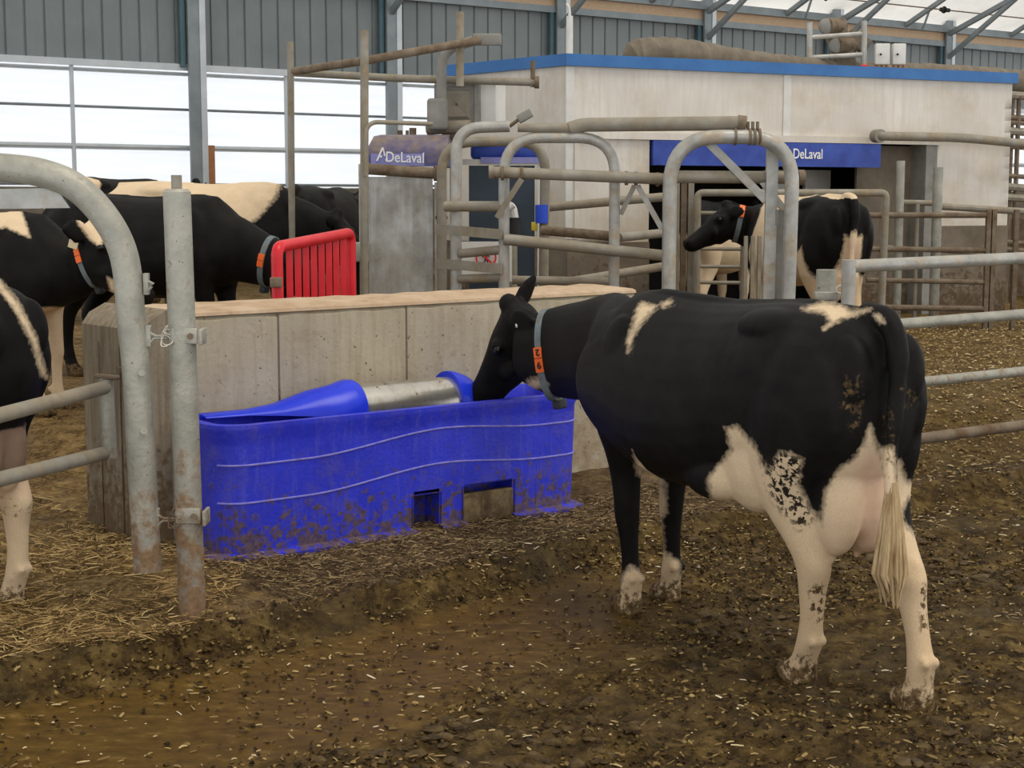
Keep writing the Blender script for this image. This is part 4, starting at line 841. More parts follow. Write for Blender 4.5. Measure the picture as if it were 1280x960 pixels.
# ---------------------------------------------------------------- cows
def fur_mat(name, mud=0.3, black=(.006, .0055, .005), white=(.66, .51, .335)):
    m, N, L, B = nt(name); tc = N.new('ShaderNodeTexCoord'); vec = tc.outputs['Object']
    def attr(n): a = N.new('ShaderNodeAttribute'); a.attribute_name = n; return a.outputs['Fac']
    n1 = noise(N, L, vec, 38, 5, .65); n0 = noise(N, L, vec, 7, 5, .6); n3 = noise(N, L, vec, 140, 3, .6)
    sd = mth(N, L, 'ADD', attr('patch'), mth(N, L, 'MULTIPLY', mth(N, L, 'SUBTRACT', n1, .5), .04))
    f = ramp(N, mth(N, L, 'ADD', mth(N, L, 'MULTIPLY', sd, 20.), .5), L, [(.25, 0.), (.75, 1.)])
    wcol = ramp(N, n0, L, [(.3, white), (.7, tuple(min(1, c*1.17) for c in white))])
    wcol = mix(N, L, ramp(N, n3, L, [(.35, .35), (.6, 0.)]), wcol, tuple(c*.72 for c in white))
    bcol = ramp(N, n0, L, [(.35, black), (.75, tuple(c*2.2 for c in black))])
    col = mix(N, L, f, bcol, wcol)
    # speckled roan margin
    sp = mth(N, L, 'MULTIPLY', attr('speck'), ramp(N, noise(N, L, vec, 46, 3, .6), L, [(.50, 0.), (.54, 1.)])); col = mix(N, L, sp, col, (.02, .016, .014))
    pk = mix(N, L, ramp(N, noise(N, L, vec, 9, 4), L, [(.35, 0.), (.65, 1.)]), (.62, .40, .28), (.74, .53, .38)); col = mix(N, L, attr('pink'), col, pk)
    col = mix(N, L, mth(N, L, 'MULTIPLY', attr('gold'), ramp(N, n0, L, [(.3, .35), (.62, 1.)])), col, (.36, .20, .07))
    md = mth(N, L, 'ADD', attr('mud'), mth(N, L, 'MULTIPLY', mth(N, L, 'SUBTRACT', noise(N, L, vec, 30, 8, .75), .5), 1.6)); mf = ramp(N, md, L, [(.5, 0.), (.68, 1.)])
    col = mix(N, L, mf, col, ramp(N, n1, L, [(.35, (.06, .036, .015)), (.7, (.20, .13, .06))]))
    L.new(col, B.inputs['Base Color']); B.inputs['Roughness'].default_value = .55; B.inputs['Specular IOR Level'].default_value = .09
    b = N.new('ShaderNodeBump'); b.inputs['Strength'].default_value = .25; b.inputs['Distance'].default_value = .006
    L.new(mth(N, L, 'ADD', noise(N, L, mapping(N, L, vec, (1, 1, .35)), 170, 4, .7), mth(N, L, 'MULTIPLY', mf, 1.5)), b.inputs['Height']); L.new(b.outputs[0], B.inputs['Normal'])
    return m
m_fur = fur_mat('cow_hide'); m_eye = M('dark_glossy_eye', (.004, .003, .003), rough=.08); m_hoof = M('muddy_hoof', (.09, .055, .03), (.22, .15, .09), 25, .7, bump=.2)
m_hair = M('tail_hair', (.23, .135, .05), (.56, .42, .24), 9, .75, st=(6, 6, .8)); m_muzz = M('dark_muzzle', (.02, .016, .014), (.05, .042, .038), 20, .35)
def sring(x, zt, zb, w_, n=28, k=.0, e=2.3, yoff=0):
    zc = (zt+zb)/2; hz = (zt-zb)/2; out = []
    for i in range(n):
        t = 2*math.pi*i/n; c = math.cos(t); s = math.sin(t); cc = math.copysign(abs(c)**(2/e), c); ss = math.copysign(abs(s)**(2/e), s)
        out.append(Vector((x, yoff+w_*ss*(1-k*cc), zc+hz*cc)))
    return out
def hz_ring(x, y, z, a, b, n=18, tilt=0):
    return [Vector((x+a*math.cos(2*math.pi*i/n), y+b*math.sin(2*math.pi*i/n), z+tilt*a*math.cos(2*math.pi*i/n))) for i in range(n)]
def frame_ring(c, t, up, a, b, n=24, e=2.1, egg=0):
    t = Vector(t).normalized(); up = Vector(up); up = (up-t*up.dot(t)).normalized(); s = t.cross(up); out = []
    for i in range(n):
        q = 2*math.pi*i/n; cc = math.copysign(abs(math.cos(q))**(2/e), math.cos(q)); ss = math.copysign(abs(math.sin(q))**(2/e), math.sin(q))
        out.append(Vector(c)+up*b*cc+s*a*ss*(1+egg*cc))
    return out
DEF_TORSO = [(-.96, 1.24, 1.04, .06, 0, 2), (-.92, 1.33, .90, .15, -.05, 2.2), (-.84, 1.385, .80, .215, -.05, 2.4), (-.70, 1.41, .76, .25, -.04, 2.5), (-.50, 1.425, .74, .275, -.03, 2.5), (-.30, 1.415, .70, .295, .10, 2.25), (-.05, 1.395, .64, .345, .22, 2.15), (.20, 1.395, .625, .345, .24, 2.15), (.42, 1.41, .66, .30, .28, 2.15), (.60, 1.40, .71, .245, .26, 2.15), (.74, 1.30, .76, .20, .12, 2.1), (.86, 1.20, .82, .14, 0, 2), (.93, 1.10, .90, .06, 0, 2)]
def DEFLEGS():
    return dict(
     LH=[(-.62, .15, 1.22, .24, .10), (-.64, .165, 1.05, .245, .125), (-.62, .17, .90, .225, .12), (-.59, .165, .78, .185, .105), (-.62, .155, .66, .135, .085), (-.69, .145, .55, .095, .068), (-.735, .14, .47, .080, .060), (-.735, .14, .38, .058, .050), (-.735, .14, .26, .046, .043), (-.725, .14, .16, .052, .050), (-.70, .14, .10, .050, .050), (-.68, .14, .06, .064, .06), (-.67, .14, -.01, .075, .066)],
     LF=[(.52, .14, 1.18, .15, .08), (.54, .165, 1.0, .165, .10), (.56, .165, .84, .13, .095), (.56, .15, .72, .095, .08), (.585, .135, .60, .070, .064), (.60, .13, .47, .058, .056), (.605, .13, .42, .055, .054), (.60, .13, .33, .042, .042), (.60, .13, .21, .040, .040), (.60, .13, .145, .050, .050), (.615, .13, .09, .048, .048), (.63, .13, .05, .060, .056), (.64, .13, -.01, .070, .064)])
def mirror(l): return [(a, -b, c, d, e) for a, b, c, d, e in l]
def shiftleg(l, foot=(0, 0), hock=None):
    """move a leg's lower joints: shift grows from the hip (0) to the hoof (1)"""
    zt = l[0][2]; out = []
    for x, y, z, a, b in l:
        k = min(1, max(0, (zt-.25-z)/(zt-.25))); out.append((x+foot[0]*k, y+foot[1]*k, z, a, b))
    return out
def cow(label, loc, head_ang, patch, neck=None, head=None, legs=None, voxel=.018, udder=False, tail=True, group=None, extra=None, scale=1.0, smooth=4, name='dairy_cow', attrs=None, bend=0,  torso=None, ears=None, legset=('LH', 'RH', 'LF', 'RF'), fine=True, hs=1.0):
    g = G(); T = torso or DEF_TORSO
    yb = lambda x: bend*max(0, x+.3)**2
    TT_ = cr(T, 3); g.loft([sring(r[0], r[1], r[2], r[3], 28, r[4], max(2, r[5]), yb(r[0])) for r in TT_])
    for s in (1, -1):
        g.ell((-.46, s*.135, 1.335), (.19, .115, .07)); g.ell((-.87, s*.115, 1.20), (.10, .07, .14)); g.ell((.50, s*.165+yb(.5), 1.05), (.17, .09, .27)); g.ell((-.66, s*.175, 1.08), (.26, .105, .26))
    g.tube([(-.86, 0, 1.385), (-.5, 0, 1.405), (0, 0, 1.375), (.45, yb(.45), 1.39), (.62, yb(.62), 1.36)], [.04, .035, .035, .04, .05], 8)
    D = DEFLEGS(); LG = dict(LH=D['LH'], RH=mirror(D['LH']), LF=D['LF'], RF=mirror(D['LF'])); LG.update(legs or {})
    for k in legset:
        rows = cr(LG[k], 3); g.loft([hz_ring(*r[:3], r[3], r[4]) for r in rows])
        if k[1] == 'H' and fine:
            h = LG[k][6]; g.ell((h[0]-.035, h[1], h[2]+.02), (.035, .028, .05))
        # dewclaws and split hoof
        f = LG[k][-1]; p = LG[k][-4]
        if fine:
            for s in (1, -1): g.ell((p[0]-.05, p[1]+s*.024, p[2]+.02), (.02, .017, .022)); g.ell((f[0]+.045, f[1]+s*.03, .03), (.05, .03, .04))
    nk = neck or [(.50, 0, 1.12, .17, .24), (.74, 0, 1.10, .135, .225), (.98, 0, 1.14, .105, .18), (1.16, 0, 1.20, .09, .155), (1.30, 0, 1.24, .085, .135)]
    rows = cr(nk, 5); rings = []
    for i, r in enumerate(rows):
        a = rows[max(0, i-1)]; b = rows[min(len(rows)-1, i+1)]; rings.append(frame_ring(r[:3], Vector(b[:3])-Vector(a[:3]), (0, 0, 1), r[3], r[4]))
    g.loft(rings)
    hd = head or dict(P=(1.28, 0, 1.38), f=(.80, 0, -.6), u=(.6, 0, .8)); P = Vector(hd['P']); f = Vector(hd['f']).normalized(); u = Vector(hd['u']); u = (u-f*u.dot(f)).normalized(); sd = f.cross(u)
    HL = .53*hs
    secs = [(-.07, -.02, -.11, .05), (-.02, .012, -.155, .085), (.06, .018, -.20, .10), (.16, .012, -.24, .108), (.28, .010, -.265, .112), (.38, .004, -.262, .104), (.48, -.006, -.235, .088), (.60, -.014, -.222, .076), (.72, -.020, -.196, .068), (.84, -.022, -.182, .072), (.93, -.028, -.172, .076), (1.0, -.045, -.150, .066), (1.045, -.075, -.13, .04)]
    hr = []
    for r in cr(secs, 3):
        t, a, b, w_ = r; a *= hs; b *= hs; w_ *= hs
        hr.append(frame_ring(P+f*(t*HL)+u*((a+b)/2), f, u, w_, (a-b)/2, 24, 2.4, .10))
    g.loft(hr)
    g.ell(P+u*.005-f*.01, (.05, .055, .055)) ; g.ell(P+f*HL*.40-u*.19*hs, (.085*hs, .075*hs, .075*hs))
    for s in (1, -1):
        g.ell(P+f*HL*.315+sd*s*.092*hs-u*.035*hs, (.042, .042, .042)); g.ell(P+f*HL*.97+sd*s*.036*hs-u*.058*hs, (.03, .03, .026))
        g.ell(P+f*HL*.5+sd*s*.055*hs-u*.12*hs, (.10*hs, .04*hs, .06*hs))
    # ears
    er = ears or [(s, (sd*s*.95-f*.25-u*.12)) for s in (1, -1)]
    for s, dv in er:
        dv = Vector(dv).normalized(); bs = P+f*HL*.08+sd*s*.075*hs-u*.045*hs; nrm = (f*.6+u*.5); nrm = (nrm-dv*nrm.dot(dv)).normalized()
        rows = [(-.02, .028, .026), (.02, .036, .024), (.06, .066, .018), (.10, .072, .016), (.15, .055, .014), (.20, .016, .010)]
        rr_ = [frame_ring(bs+dv*t*hs, dv, nrm, a*hs, b*hs, 14, 2) for t, a, b in rows]; g.loft(rr_)
    if udder:
        g.ell((-.68, .0, .80), (.17, .14, .25)); g.ell((-.42, .0, .76), (.22, .17, .17)); g.ell((-.75, .06, .735), (.12, .082, .215)); g.ell((-.75, -.066, .735), (.12, .082, .215))
        for x, y in ((-.73, .055), (-.73, -.05), (-.5, .08), (-.5, -.08)): g.tube([(x, y, .58), (x, y, .515), (x, y, .495)], [.02, .016, .011], 10)
    if extra: extra(g)
    if tail:
        g.tube([Vector(p) for p in cr([(-.80, 0, 1.40), (-.93, 0, 1.385), (-1.0, .01, 1.28), (-1.02, .03, 1.1), (-1.02, .045, .92), (-1.03, .045, .78)], 5)], [.045]*6+[.04]*6+[.032]*6+[.026]*8, 10)
    ob = g.build('raw', m_fur, None)
    md = ob.modifiers.new('r', 'REMESH'); md.mode = 'VOXEL'; md.voxel_size = voxel; md.use_smooth_shade = True
    sm = ob.modifiers.new('s', 'SMOOTH'); sm.iterations = smooth; sm.factor = .6
    dg = bpy.context.evaluated_depsgraph_get(); dg.update(); me = bpy.data.meshes.new_from_object(ob.evaluated_get(dg)); bpy.data.objects.remove(ob, do_unlink=True)
    me.name = name; me.polygons.foreach_set('use_smooth', [True]*len(me.polygons)); n = len(me.vertices); co = np.empty(n*3); me.vertices.foreach_get('co', co); co = co.reshape(-1, 3); nr = np.empty(n*3); me.vertices.foreach_get('normal', nr); nr = nr.reshape(-1, 3)
    o = bpy.data.objects.new(name, me); COL.objects.link(o); me.materials.clear(); me.materials.append(m_fur)
    o.location = loc; o.rotation_euler = (0, 0, head_ang); o.scale = (scale,)*3; tag(o, label, 'cow', group)
    ca, sa = math.cos(head_ang), math.sin(head_ang); Wd = np.stack([co[:, 0]*ca-co[:, 1]*sa, co[:, 0]*sa+co[:, 1]*ca, co[:, 2]], 1)*scale+np.array(loc)
    at_ = dict(patch=patch(co, Wd, nr), pink=np.zeros(n), mud=np.zeros(n), speck=np.zeros(n), gold=np.zeros(n))
    at_['mud'] = .42*(1-sstep(.02, .20, co[:, 2]))+.28*(1-sstep(.2, .5, co[:, 2]))
    if attrs: attrs(at_, co, Wd, nr)
    for k, v in at_.items(): a = me.attributes.new(k, 'FLOAT', 'POINT'); a.data.foreach_set('value', np.asarray(v, np.float32))
    for s in (1, -1):
        q = G(); q.ell(P+f*HL*.325+sd*s*.119*hs-u*.037*hs, (.019*hs, .019*hs, .019*hs)); q.build('eye', m_eye, o, raw=True)
    OBJLOC[o] = Vector((0, 0, 0)); o['_h'] = 0; del o['_h']
    return o, dict(P=P, f=f, u=u, sd=sd, HL=HL, neck=rows if False else cr(nk, 5))
def collar(o, c, t, a, b, w_=.05, up=(0, 0, 1), tagang=None, textual=None, drop=True, tl_=.085, sag=.0):
    from mathutils.bvhtree import BVHTree
    me = o.data; bv = BVHTree.FromPolygons([v.co for v in me.vertices], [tuple(p.vertices) for p in me.polygons])
    c = Vector(c); t = Vector(t).normalized(); up = Vector(up); up = (up-t*up.dot(t)).normalized(); s = t.cross(up); n = 64; rad = []
    for i in range(n):
        q = 2*math.pi*i/n; d = up*math.cos(q)+s*math.sin(q); h = bv.ray_cast(c, d, .5); rad.append(h[3] if h[0] is not None else b)
    rad = np.array(rad); rad = np.minimum(rad, .29)
    for _ in range(3): rad = np.maximum(rad, (np.roll(rad, 1)+np.roll(rad, -1))/2)
    rad = rad+np.array([sag*max(0, -math.cos(2*math.pi*i/n))**4 for i in range(n)])
    def R(q): x = (q/(2*math.pi)*n) % n; i = int(x); f = x-i; return rad[i % n]*(1-f)+rad[(i+1) % n]*f
    def P(q, r=0, k=0): return c+(up*math.cos(q)+s*math.sin(q))*(R(q)+r)+t*k
    g = G(); rings = [[P(2*math.pi*i/n, .007, -w_/2), P(2*math.pi*i/n, .007, w_/2), P(2*math.pi*i/n, -.006, w_/2), P(2*math.pi*i/n, -.006, -w_/2)] for i in range(n)]
    g.loft(rings, False, True); k = g.build('collar', m_strap, o, raw=True)
    if tagang is not None:
        rr = R(tagang); da = tl_/rr*.52
        for j in (0, 1):
            qa = tagang+j*(da+.03); rings = [[P(qa+x, .016, -w_*.56), P(qa+x, .016, w_*.56), P(qa+x, .006, w_*.56), P(qa+x, .006, -w_*.56)] for x in np.linspace(0, da, 6)]
            h = G(); h.loft(rings); nt_ = h.build('number_tag', m_orange, k, raw=True)
            if textual:
                q = qa+da/2; A = P(q-.02, .017); B2 = P(q+.02, .017); pos = P(q, .0185); tang = (B2-A).normalized(); out = t.cross(tang); out = out if out.dot(pos-c) > 0 else -out
                uu = tang*textual[2]; xx = uu.cross(out); OBJLOC[nt_] = Vector((0, 0, 0)); text(textual[j], .047, 'digit', m_black, nt_, pos-xx*.013-uu*.016, xx, uu, .003, .0012)
    if drop:
        h = G(); T_ = t; U = -up; S = T_.cross(U); h.bbox(P(math.pi, .028), (.075, .05, .05), Matrix((S, T_, U)).transposed(), .012); h.build('weight', m_straptail, k, raw=True)
    return k
def pix_sdf(poly):
    Pg = np.array(poly, float)
    def f(UV):
        x, y = UV[:, 0], UV[:, 1]; d = np.full(len(x), 1e9); ins = np.zeros(len(x), bool)
        for i in range(len(Pg)):
            a = Pg[i]; b = Pg[(i+1) % len(Pg)]; e = b-a; l2 = (e**2).sum(); t = np.clip(((x-a[0])*e[0]+(y-a[1])*e[1])/l2, 0, 1)
            d = np.minimum(d, np.hypot(x-a[0]-t*e[0], y-a[1]-t*e[1])); c = ((a[1] <= y) != (b[1] <= y)) & (x < (b[0]-a[0])*(y-a[1])/(b[1]-a[1]+1e-12)+a[0]); ins ^= c
        return np.where(ins, d, -d)
    return f
def blobs(lst, base=-.3):
    def f(co, W, nr):
        v = np.full(len(co), base)
        for (cx, cy, cz, rx, ry, rz) in lst:
            q = np.sqrt(((co[:, 0]-cx)/rx)**2+((co[:, 1]-cy)/ry)**2+((co[:, 2]-cz)/rz)**2); v = np.maximum(v, (1-q)*min(rx, ry, rz))
        return v
    return f

# --- the drinking cow
HA = math.radians(115.5); ML = Vector((.90, 6.14, 0)); MB = .10
def w2l(p): d = Vector(p)-ML; return Vector((d.x*math.cos(HA)+d.y*math.sin(HA), -d.x*math.sin(HA)+d.y*math.cos(HA), d.z))
def d2l(p): p = Vector(p); return Vector((p.x*math.cos(HA)+p.y*math.sin(HA), -p.x*math.sin(HA)+p.y*math.cos(HA), p.z))
def main_cow():
    D = DEFLEGS(); N = lambda u, v, Y: w2l(at(u, v, Y))
    nk = [(.52, MB*.67, 1.12, .18, .24), (.72, .03+MB*1.0, 1.07, .15, .265)]
    for (u, v, Y, a, b) in ((772, 436, 7.02, .13, .26), (738, 438, 7.32, .115, .245), (703, 440, 7.62, .105, .232), (675, 440, 7.80, .10, .20), (655, 438, 7.9, .09, .16)):
        p = N(u, v, Y); nk.append((p.x, p.y, p.z, a, b))
    P = N(636, 382, 7.95); mz = N(579, 490, 8.12); f = mz-P; u = d2l((-1, -.05, .35))
    ll = d2l((0, -1, 0))
    def mv(l, fx, fy, keep=.0):
        hip = l[0]; foot = l[-1]; out = []
        for x, y, z, a, b in l:
            k = min(1, max(0, (1.02-z)/.95))**1.0; e = MB*max(0, hip[0]+.3)**2*(1-k); out.append((x+(fx-foot[0])*k, y+(fy-foot[1])*k+e, z, a, b))
        return out
    lh = w2l(onz(999, 850, 0)); rh = w2l(onz(1143, 884, 0)); lf_ = w2l(onz(785, 764, 0)); rf_ = w2l(onz(834, 748, 0))
    print('feet', lh, rh, lf_, rf_)
    legs = dict(LH=mv(D['LH'], lh.x, lh.y), RH=mv(mirror(D['LH']), rh.x, rh.y), LF=mv(D['LF'], lf_.x, lf_.y), RF=mv(mirror(D['LF']), rf_.x, rf_.y))
    HLn = Vector(f).normalized(); uu = (Vector(u)-HLn*Vector(u).dot(HLn)).normalized(); sd = HLn.cross(uu); s_near = 1 if sd.dot(ll) > 0 else -1
    ears = [(s_near, d2l((.45, -.85, .12))), (-s_near, d2l((.50, .25, .85)))]
    polys = [[(802, 379), (821, 383), (813, 391), (802, 403), (793, 417), (785, 441), (784, 427), (792, 404), (796, 385)], [(826, 380), (838, 375), (839, 378), (829, 383)],
             [(1003, 386), (1030, 378), (1050, 381), (1063, 389), (1088, 386), (1086, 389), (1070, 394), (1050, 399), (1030, 412), (1038, 402), (1030, 391)], [(1092, 394), (1097, 393), (1106, 404), (1101, 404)],
             [(907, 535), (922, 533), (932, 545), (943, 558), (951, 575), (962, 592), (974, 566), (988, 566), (1003, 575), (1000, 592), (998, 606), (1010, 630), (1028, 655), (1046, 690), (1060, 720), (1060, 900), (940, 900), (955, 660), (930, 680), (895, 642), (884, 600), (898, 582), (914, 562)],
             [(1087, 530), (1080, 556), (1066, 575), (1047, 588), (1033, 612), (1026, 650), (1026, 720), (1112, 720), (1112, 600), (1096, 560)],
             [(1117, 574), (1126, 577), (1131, 600), (1147, 607), (1146, 618), (1136, 622), (1127, 640), (1130, 655), (1148, 672), (1200, 690), (1200, 920), (1095, 920), (1095, 690), (1112, 640)],
             [(1100, 560), (1117, 560), (1122, 640), (1122, 680), (1096, 680)],
             [(778, 722), (788, 708), (796, 712), (806, 722), (806, 790), (760, 790)], [(820, 604), (832, 610), (833, 640), (826, 650), (830, 690), (848, 702), (856, 760), (810, 770), (812, 690), (821, 660)],
             [(792, 545), (798, 545), (812, 575), (832, 606), (815, 612), (796, 590)], [(661, 475), (672, 473), (684, 480), (664, 490), (653, 489)]]
    S = [pix_sdf(p) for p in polys]
    def patch(co, Wd, nr):
        UV = project(Wd); view = Wd-np.array([0, 0, CAMZ]); facing = (nr*0).sum(1)
        ca, sa = math.cos(HA), math.sin(HA); wn = np.stack([nr[:, 0]*ca-nr[:, 1]*sa, nr[:, 0]*sa+nr[:, 1]*ca, nr[:, 2]], 1); fc = (wn*view).sum(1) < .3
        v = np.full(len(co), -.3); conds = {0: co[:, 1] > 0, 1: co[:, 2] > 1.2, 2: co[:, 2] > 1.2, 3: co[:, 0] < -.85, 4: (co[:, 1] > -.02) & (co[:, 0] < .1), 5: co[:, 0] < -.3, 6: (co[:, 1] < .03) & (co[:, 0] < -.4), 7: co[:, 0] < -.9, 8: (co[:, 0] > .4) & (co[:, 1] > -.03), 9: (co[:, 0] > .4) & (co[:, 1] < -.0), 10: (co[:, 2] < .8) & (co[:, 0] > .2) & (co[:, 1] > -.4), 11: co[:, 0] > .9}
        for i, s in enumerate(S):
            d = s(UV)/340.; m = conds[i] & fc; v = np.where(m, np.maximum(v, d), v)
        # the unseen side: plausible white belly, lower legs and flank
        far = ~fc; z = co[:, 2]; b = blobs([(.1, -.35, .75, .35, .2, .2), (-.75, -.25, 1.15, .12, .2, .2), (0, 0, .60, .5, .25, .08)])(co, Wd, nr)
        b = np.maximum(b, np.where(co[:, 0] < -.3, .56-z, .20-z)); v = np.where(far, np.maximum(b, v), v)
        inn = (z < .5) & (co[:, 0] < -.3); v = np.where(inn, np.maximum(v, .04), v)
        return v
    def attrs(A, co, Wd, nr):
        UV = project(Wd); x, y, z = co.T
        ud = sstep(0, .05, blobs([(-.66, .0, .76, .24, .22, .26)])(co, Wd, nr)) * ((np.abs(y) < .16) & (z < .98) & (z > .5) & (x > -.93) & (x < -.42))
        q = sstep(-10, 16, pix_sdf([(1085, 560), (1050, 600), (1030, 640), (1026, 715), (1116, 715), (1110, 600), (1098, 570)])(UV))*(1-sstep(.15, .2, np.abs(y)))
        A['pink'] = q*(.22+.6*sstep(1060, 1088, UV[:, 0]))*np.where((z > .42) & (x < -.4), 1, 0)
        band = pix_sdf([(950, 575), (975, 560), (1005, 572), (1002, 605), (1018, 650), (1000, 665), (975, 640), (962, 620)])(UV)
        A['speck'] = np.where((y > 0) & (z > .5), sstep(-6, 8, band), 0)
        b2 = pix_sdf([(1010, 735), (1028, 728), (1034, 745), (1028, 780), (1012, 775)])(UV); A['speck'] = np.maximum(A['speck'], np.where((z < .6) & (x < -.3), sstep(-4, 5, b2), 0))
        b3 = pix_sdf([(1148, 730), (1158, 730), (1160, 790), (1150, 790)])(UV); A['speck'] = np.maximum(A['speck'], np.where((z < .6) & (x < -.3), sstep(-4, 5, b3), 0))
        mud = A['mud']
        for poly, k in (([(1055, 470), (1075, 465), (1083, 500), (1075, 545), (1060, 540), (1050, 505)], .55), ([(1122, 482), (1150, 472), (1152, 510), (1125, 520)], .5), ([(860, 470), (900, 465), (900, 500), (868, 505)], .32), ([(1100, 500), (1120, 500), (1118, 600), (1104, 600)], .5), ([(870, 365), (960, 372), (940, 385), (880, 378)], .25)):
            mud = np.maximum(mud, k*sstep(-14, 8, pix_sdf(poly)(UV)))
        mz_ = ((co-np.array(P+HLn*.51))**2).sum(1) < .07**2; mud = np.where(mz_, .30, mud)
        A['mud'] = mud; A['gold'] = .32*(1-sstep(.35, .8, z))*(A['patch'] > .01)
    def extra(g):
        g.ell((-.16, .19, .735), (.20, .10, .10)); g.ell((-.38, .14, .82), (.2, .12, .2))
    o, H = cow('black and white dairy cow drinking from the blue trough, number collar on neck', ML, HA, patch, neck=nk, head=dict(P=P, f=f, u=u), legs=legs, voxel=.0095, udder=True, ears=ears, extra=extra, attrs=attrs, smooth=9, bend=MB, hs=1.13)
    # collar near the head
    c = N(690, 434, 7.72); c0 = N(720, 430, 7.64); t = (c-c0)
    t = Vector((t.x, t.y, t.z)).normalized()
    # which angle faces the viewer
    up = Vector((0, 0, 1)); up = (up-t*up.dot(t)).normalized(); s = t.cross(up); sg = 1 if s.dot(ll) > 0 else -1
    if sg < 0: t = -t
    collar(o, c, t, .128, .238, .042, tagang=math.radians(86), textual=('2', '9', 1), tl_=.085, sag=.02)
    # tail switch
    g = G(); rnd = random.Random(3)
    for i in range(70):
        a = rnd.random()*6.28; r = rnd.random()**.6*.042; e = rnd.random()
        x0, y0 = -1.03+.014*math.cos(a), .045+.014*math.sin(a); x1, y1 = -1.02+r*math.cos(a)*1.3, .035+r*1.5*math.sin(a); zb = .40+.10*e
        g.tube([(x0, y0, .84), ((x0+x1)/2+r*.3*math.cos(a), (y0+y1)/2, .66), (x1, y1, .52), (x1*1.0-.004, .02+y1*.4, zb)], [.006, .009, .009, .003], 5)
    g.build('tail_switch', m_hair, o, raw=True)
    q = G(); q.ell(P+HLn*.04+sd*s_near*.085+ll*.07-uu*.07, (.010, .006, .014)); q.build('ear_stud', m_letter, o, raw=True)
main_cow()

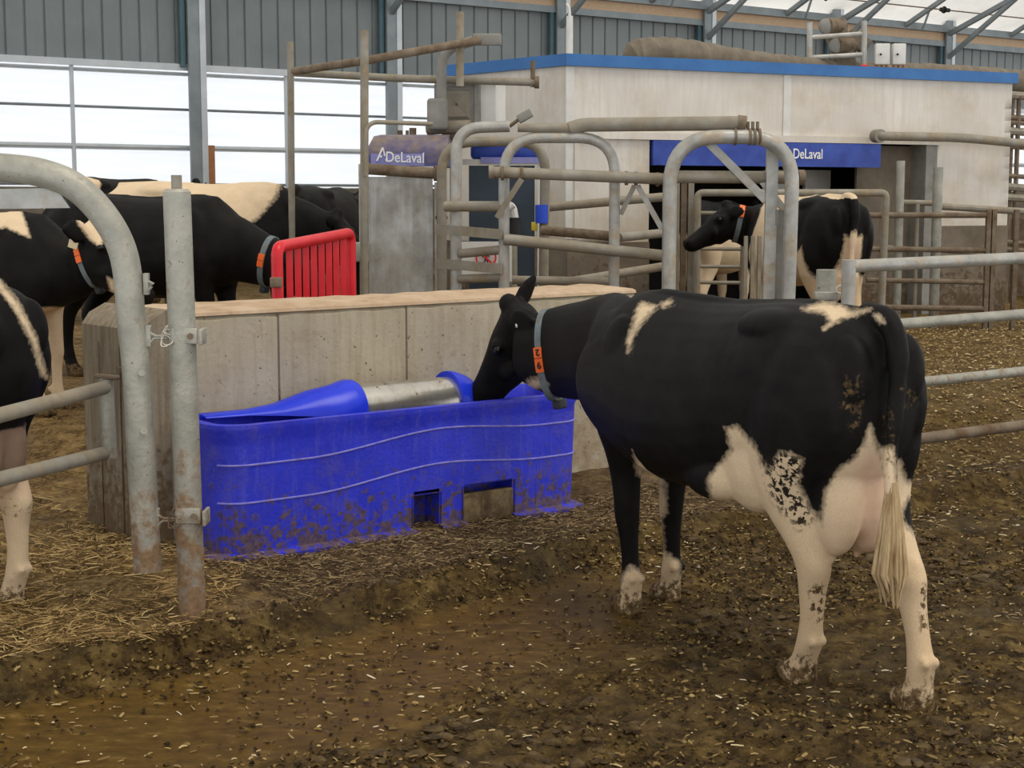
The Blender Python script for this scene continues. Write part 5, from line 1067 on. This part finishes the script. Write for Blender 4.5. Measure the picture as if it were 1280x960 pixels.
# --- the other cows
def back_cows():
    Dn = DEFLEGS()
    # at left edge, cut by the frame: hind quarters
    p = onz(-30, 775, .12); ha = math.radians(168)
    pf = blobs([(-.60, 0, .50, .42, .5, .42), (-.85, .05, .3, .4, .5, .45)])
    def patchA(co, W, nr):
        UV = project(W); v = pf(co, W, nr); v = np.where(co[:, 2] < .60, np.maximum(v, .62-co[:, 2]), -.2)
        ln = pix_sdf([(-20, 338), (0, 350), (24, 380), (45, 420), (56, 462), (61, 475), (52, 470), (40, 430), (18, 386), (-4, 358)])(UV)/280.
        return np.maximum(v, np.where(co[:, 2] > .6, ln, -1))
    def attA(A, co, W, nr): A['mud'] = np.maximum(A['mud'], .45*np.exp(-((co[:, 2]-.45)/.08)**2)); A['pink'] = np.where((co[:, 2] > .5) & (co[:, 2] < .8) & (np.abs(co[:, 1]) < .17), .35, 0)
    loc = Vector((at(0, 775, 6.35).x-.575, 6.50, .10))
    cow('black and white cow cut off by the left edge, white udder and hind leg showing', loc, math.radians(150), patchA, voxel=.013, udder=True, tail=False, attrs=attA, scale=.98, legs=dict(RH=mirror(Dn['LH'])))
    # B, facing right behind the pen corner
    hb = math.radians(-14)
    nk = [(.50, 0, 1.08, .17, .25), (.74, 0, 1.02, .14, .24), (.90, 0, 1.06, .11, .20), (1.0, 0, 1.13, .09, .165), (1.06, 0, 1.19, .085, .13)]
    nl = at(70, 370, 10.4)
    lb = Vector((nl.x-.66, 10.6, .34))
    _f = blobs([(.62, 0, .42, .35, .6, .36), (.15, 0, .55, .6, .4, .12)]); _p = [pix_sdf(q) for q in ([(90, 258), (108, 268), (129, 296), (126, 311), (112, 299), (98, 280)], [(134, 346), (142, 350), (146, 368), (138, 364)], [(-80, 250), (25, 258), (38, 297), (24, 292), (8, 284), (-80, 296)])]
    def patchB(co, W, nr):
        UV = project(W); v = _f(co, W, nr)
        for q in _p: v = np.maximum(v, q(UV)/180.)
        return v
    oB, H = cow('black and white cow with cream forehead flash and ear tag behind the bow gate', lb, hb, patchB, neck=nk, head=dict(P=(1.02, 0, 1.34), f=(.72, -.10, -.66), u=(.68, .05, .72)), voxel=.015, scale=.97, hs=1.22, tail=False, legs=dict(LF=[(a+.0, b, c, d*.9, e) for a, b, c, d, e in Dn['LF']]))
    collar(oB, (.96, 0, 1.10), (.9, 0, .3), .115, .205, .035, tagang=math.radians(62), drop=True)
    q = G(); e = H['P']+H['f']*.03-H['sd']*(.12 if H['sd'].y > 0 else -.12)-H['u']*.13; q.bbox(e+Vector((0, -.06, -.02)), (.07, .012, .085), Matrix.Rotation(.3, 3, 'Y'), .005); q.build('ear_tag', m_tagw, oB, raw=True)
    # C, big black one
    lc = Vector((at(190, 300, 11.9).x, 11.9, .42))
    nk = [(.50, 0, 1.12, .18, .24), (.76, 0, 1.02, .15, .24), (1.0, 0, .94, .115, .20), (1.18, 0, .90, .10, .17), (1.3, 0, .88, .09, .14)]
    oC, H = cow('almost all black cow wearing a collar with orange tag behind the concrete wall', lc, math.radians(-24), blobs([(0, 0, .5, .4, .4, .1)]), neck=nk, head=dict(P=(1.28, 0, 1.02), f=(.75, 0, -.66), u=(.66, 0, .75)), voxel=.018, scale=1.0, tail=False)
    collar(oC, (1.06, 0, .925), (.9, 0, -.2), .125, .20, .045, tagang=math.radians(62), drop=True)
    # D, cream backed
    ld = Vector((at(262, 300, 14.0).x, 14.2, .47))
    cow('cream backed cow with dark spots standing behind the black collared cow', ld, math.radians(-8), blobs([(-.35, 0, 1.3, .98, .7, .5)]), neck=[(.50, 0, 1.12, .18, .24), (.76, 0, 1.06, .15, .22), (.95, 0, 1.0, .115, .19), (1.1, 0, .98, .10, .17)], head=dict(P=(1.12, 0, 1.14), f=(.7, 0, -.72), u=(.7, 0, .7)), voxel=.02, scale=1.05, tail=False)
    # E behind the rack
    le = Vector((at(402, 300, 15.6).x, 15.9, .47))
    cow('black cow with cream back stripe seen from behind left of the steel stall', le, math.radians(78), blobs([(-.55, .26, 1.38, .5, .12, .25), (-.3, .12, 1.45, .9, .09, .1)]), voxel=.02, scale=1.03)
    # F far
    lf2 = Vector((at(150, 300, 17.2).x, 17.2, .62))
    cow('black cow with white streaks on its rump, farthest at left', lf2, math.radians(60), blobs([(-.6, 0, 1.42, .12, .5, .2), (-.9, .1, 1.2, .06, .3, .3)]), voxel=.022, scale=1.0)
    # G at the robot
    lg = Vector((at(1003, 300, 13.4).x, 13.45, .42))
    nkG = [(.52, .02, 1.12, .18, .24), (.72, .06, 1.12, .145, .23), (.84, .14, 1.14, .115, .19), (.88, .26, 1.18, .10, .16), (.90, .34, 1.20, .09, .13)]
    def attG(A, co, W, nr): A['pink'] = np.where((np.abs(co[:, 1]) < .07) & (co[:, 0] < -.8) & (co[:, 2] < 1.05), .5, 0); A['gold'] = np.where((co[:, 0] < -.5) & (co[:, 2] < .75) & (A['patch'] > .01), .45, 0)
    def patchG(co, W, nr):
        v = np.full(len(co), .08); b = blobs([(-.48, .22, 1.30, .30, .25, .36), (-.80, .20, 1.12, .25, .16, .40), (-.8, -.22, 1.15, .25, .17, .42), (-.85, 0, 1.32, .3, .2, .26), (.95, .4, 1.1, .6, .55, .5)])(co, W, nr); return np.maximum(-b, np.where((co[:, 2] > 1.385) & (co[:, 0] < -.5) & (np.abs(co[:, 1]) < .1), .03, -1))
    oG, H = cow('black and white cow seen from behind in the milking room doorway', lg, math.radians(105), patchG, neck=nkG, head=dict(P=(.90, .33, 1.32), f=(-.1, .84, -.54), u=(.0, .5, .86)), voxel=.016, scale=1.0, udder=True, attrs=attG)
    collar(oG, (.87, .22, 1.165), (.3, .95, .2), .125, .19, .045, tagang=math.radians(-60), drop=False)
    # H inside the robot
    lh = Vector((at(880, 300, 16.4).x+.1, 16.3, .40))
    cow('cream cow with black rump seen through the rung gate in the dark doorway', lh, math.radians(62), blobs([(0, 0, .75, 1.2, .6, .56), (-.3, .1, 1.25, .14, .3, .12)]), voxel=.02, scale=.98, udder=True)
back_cows()
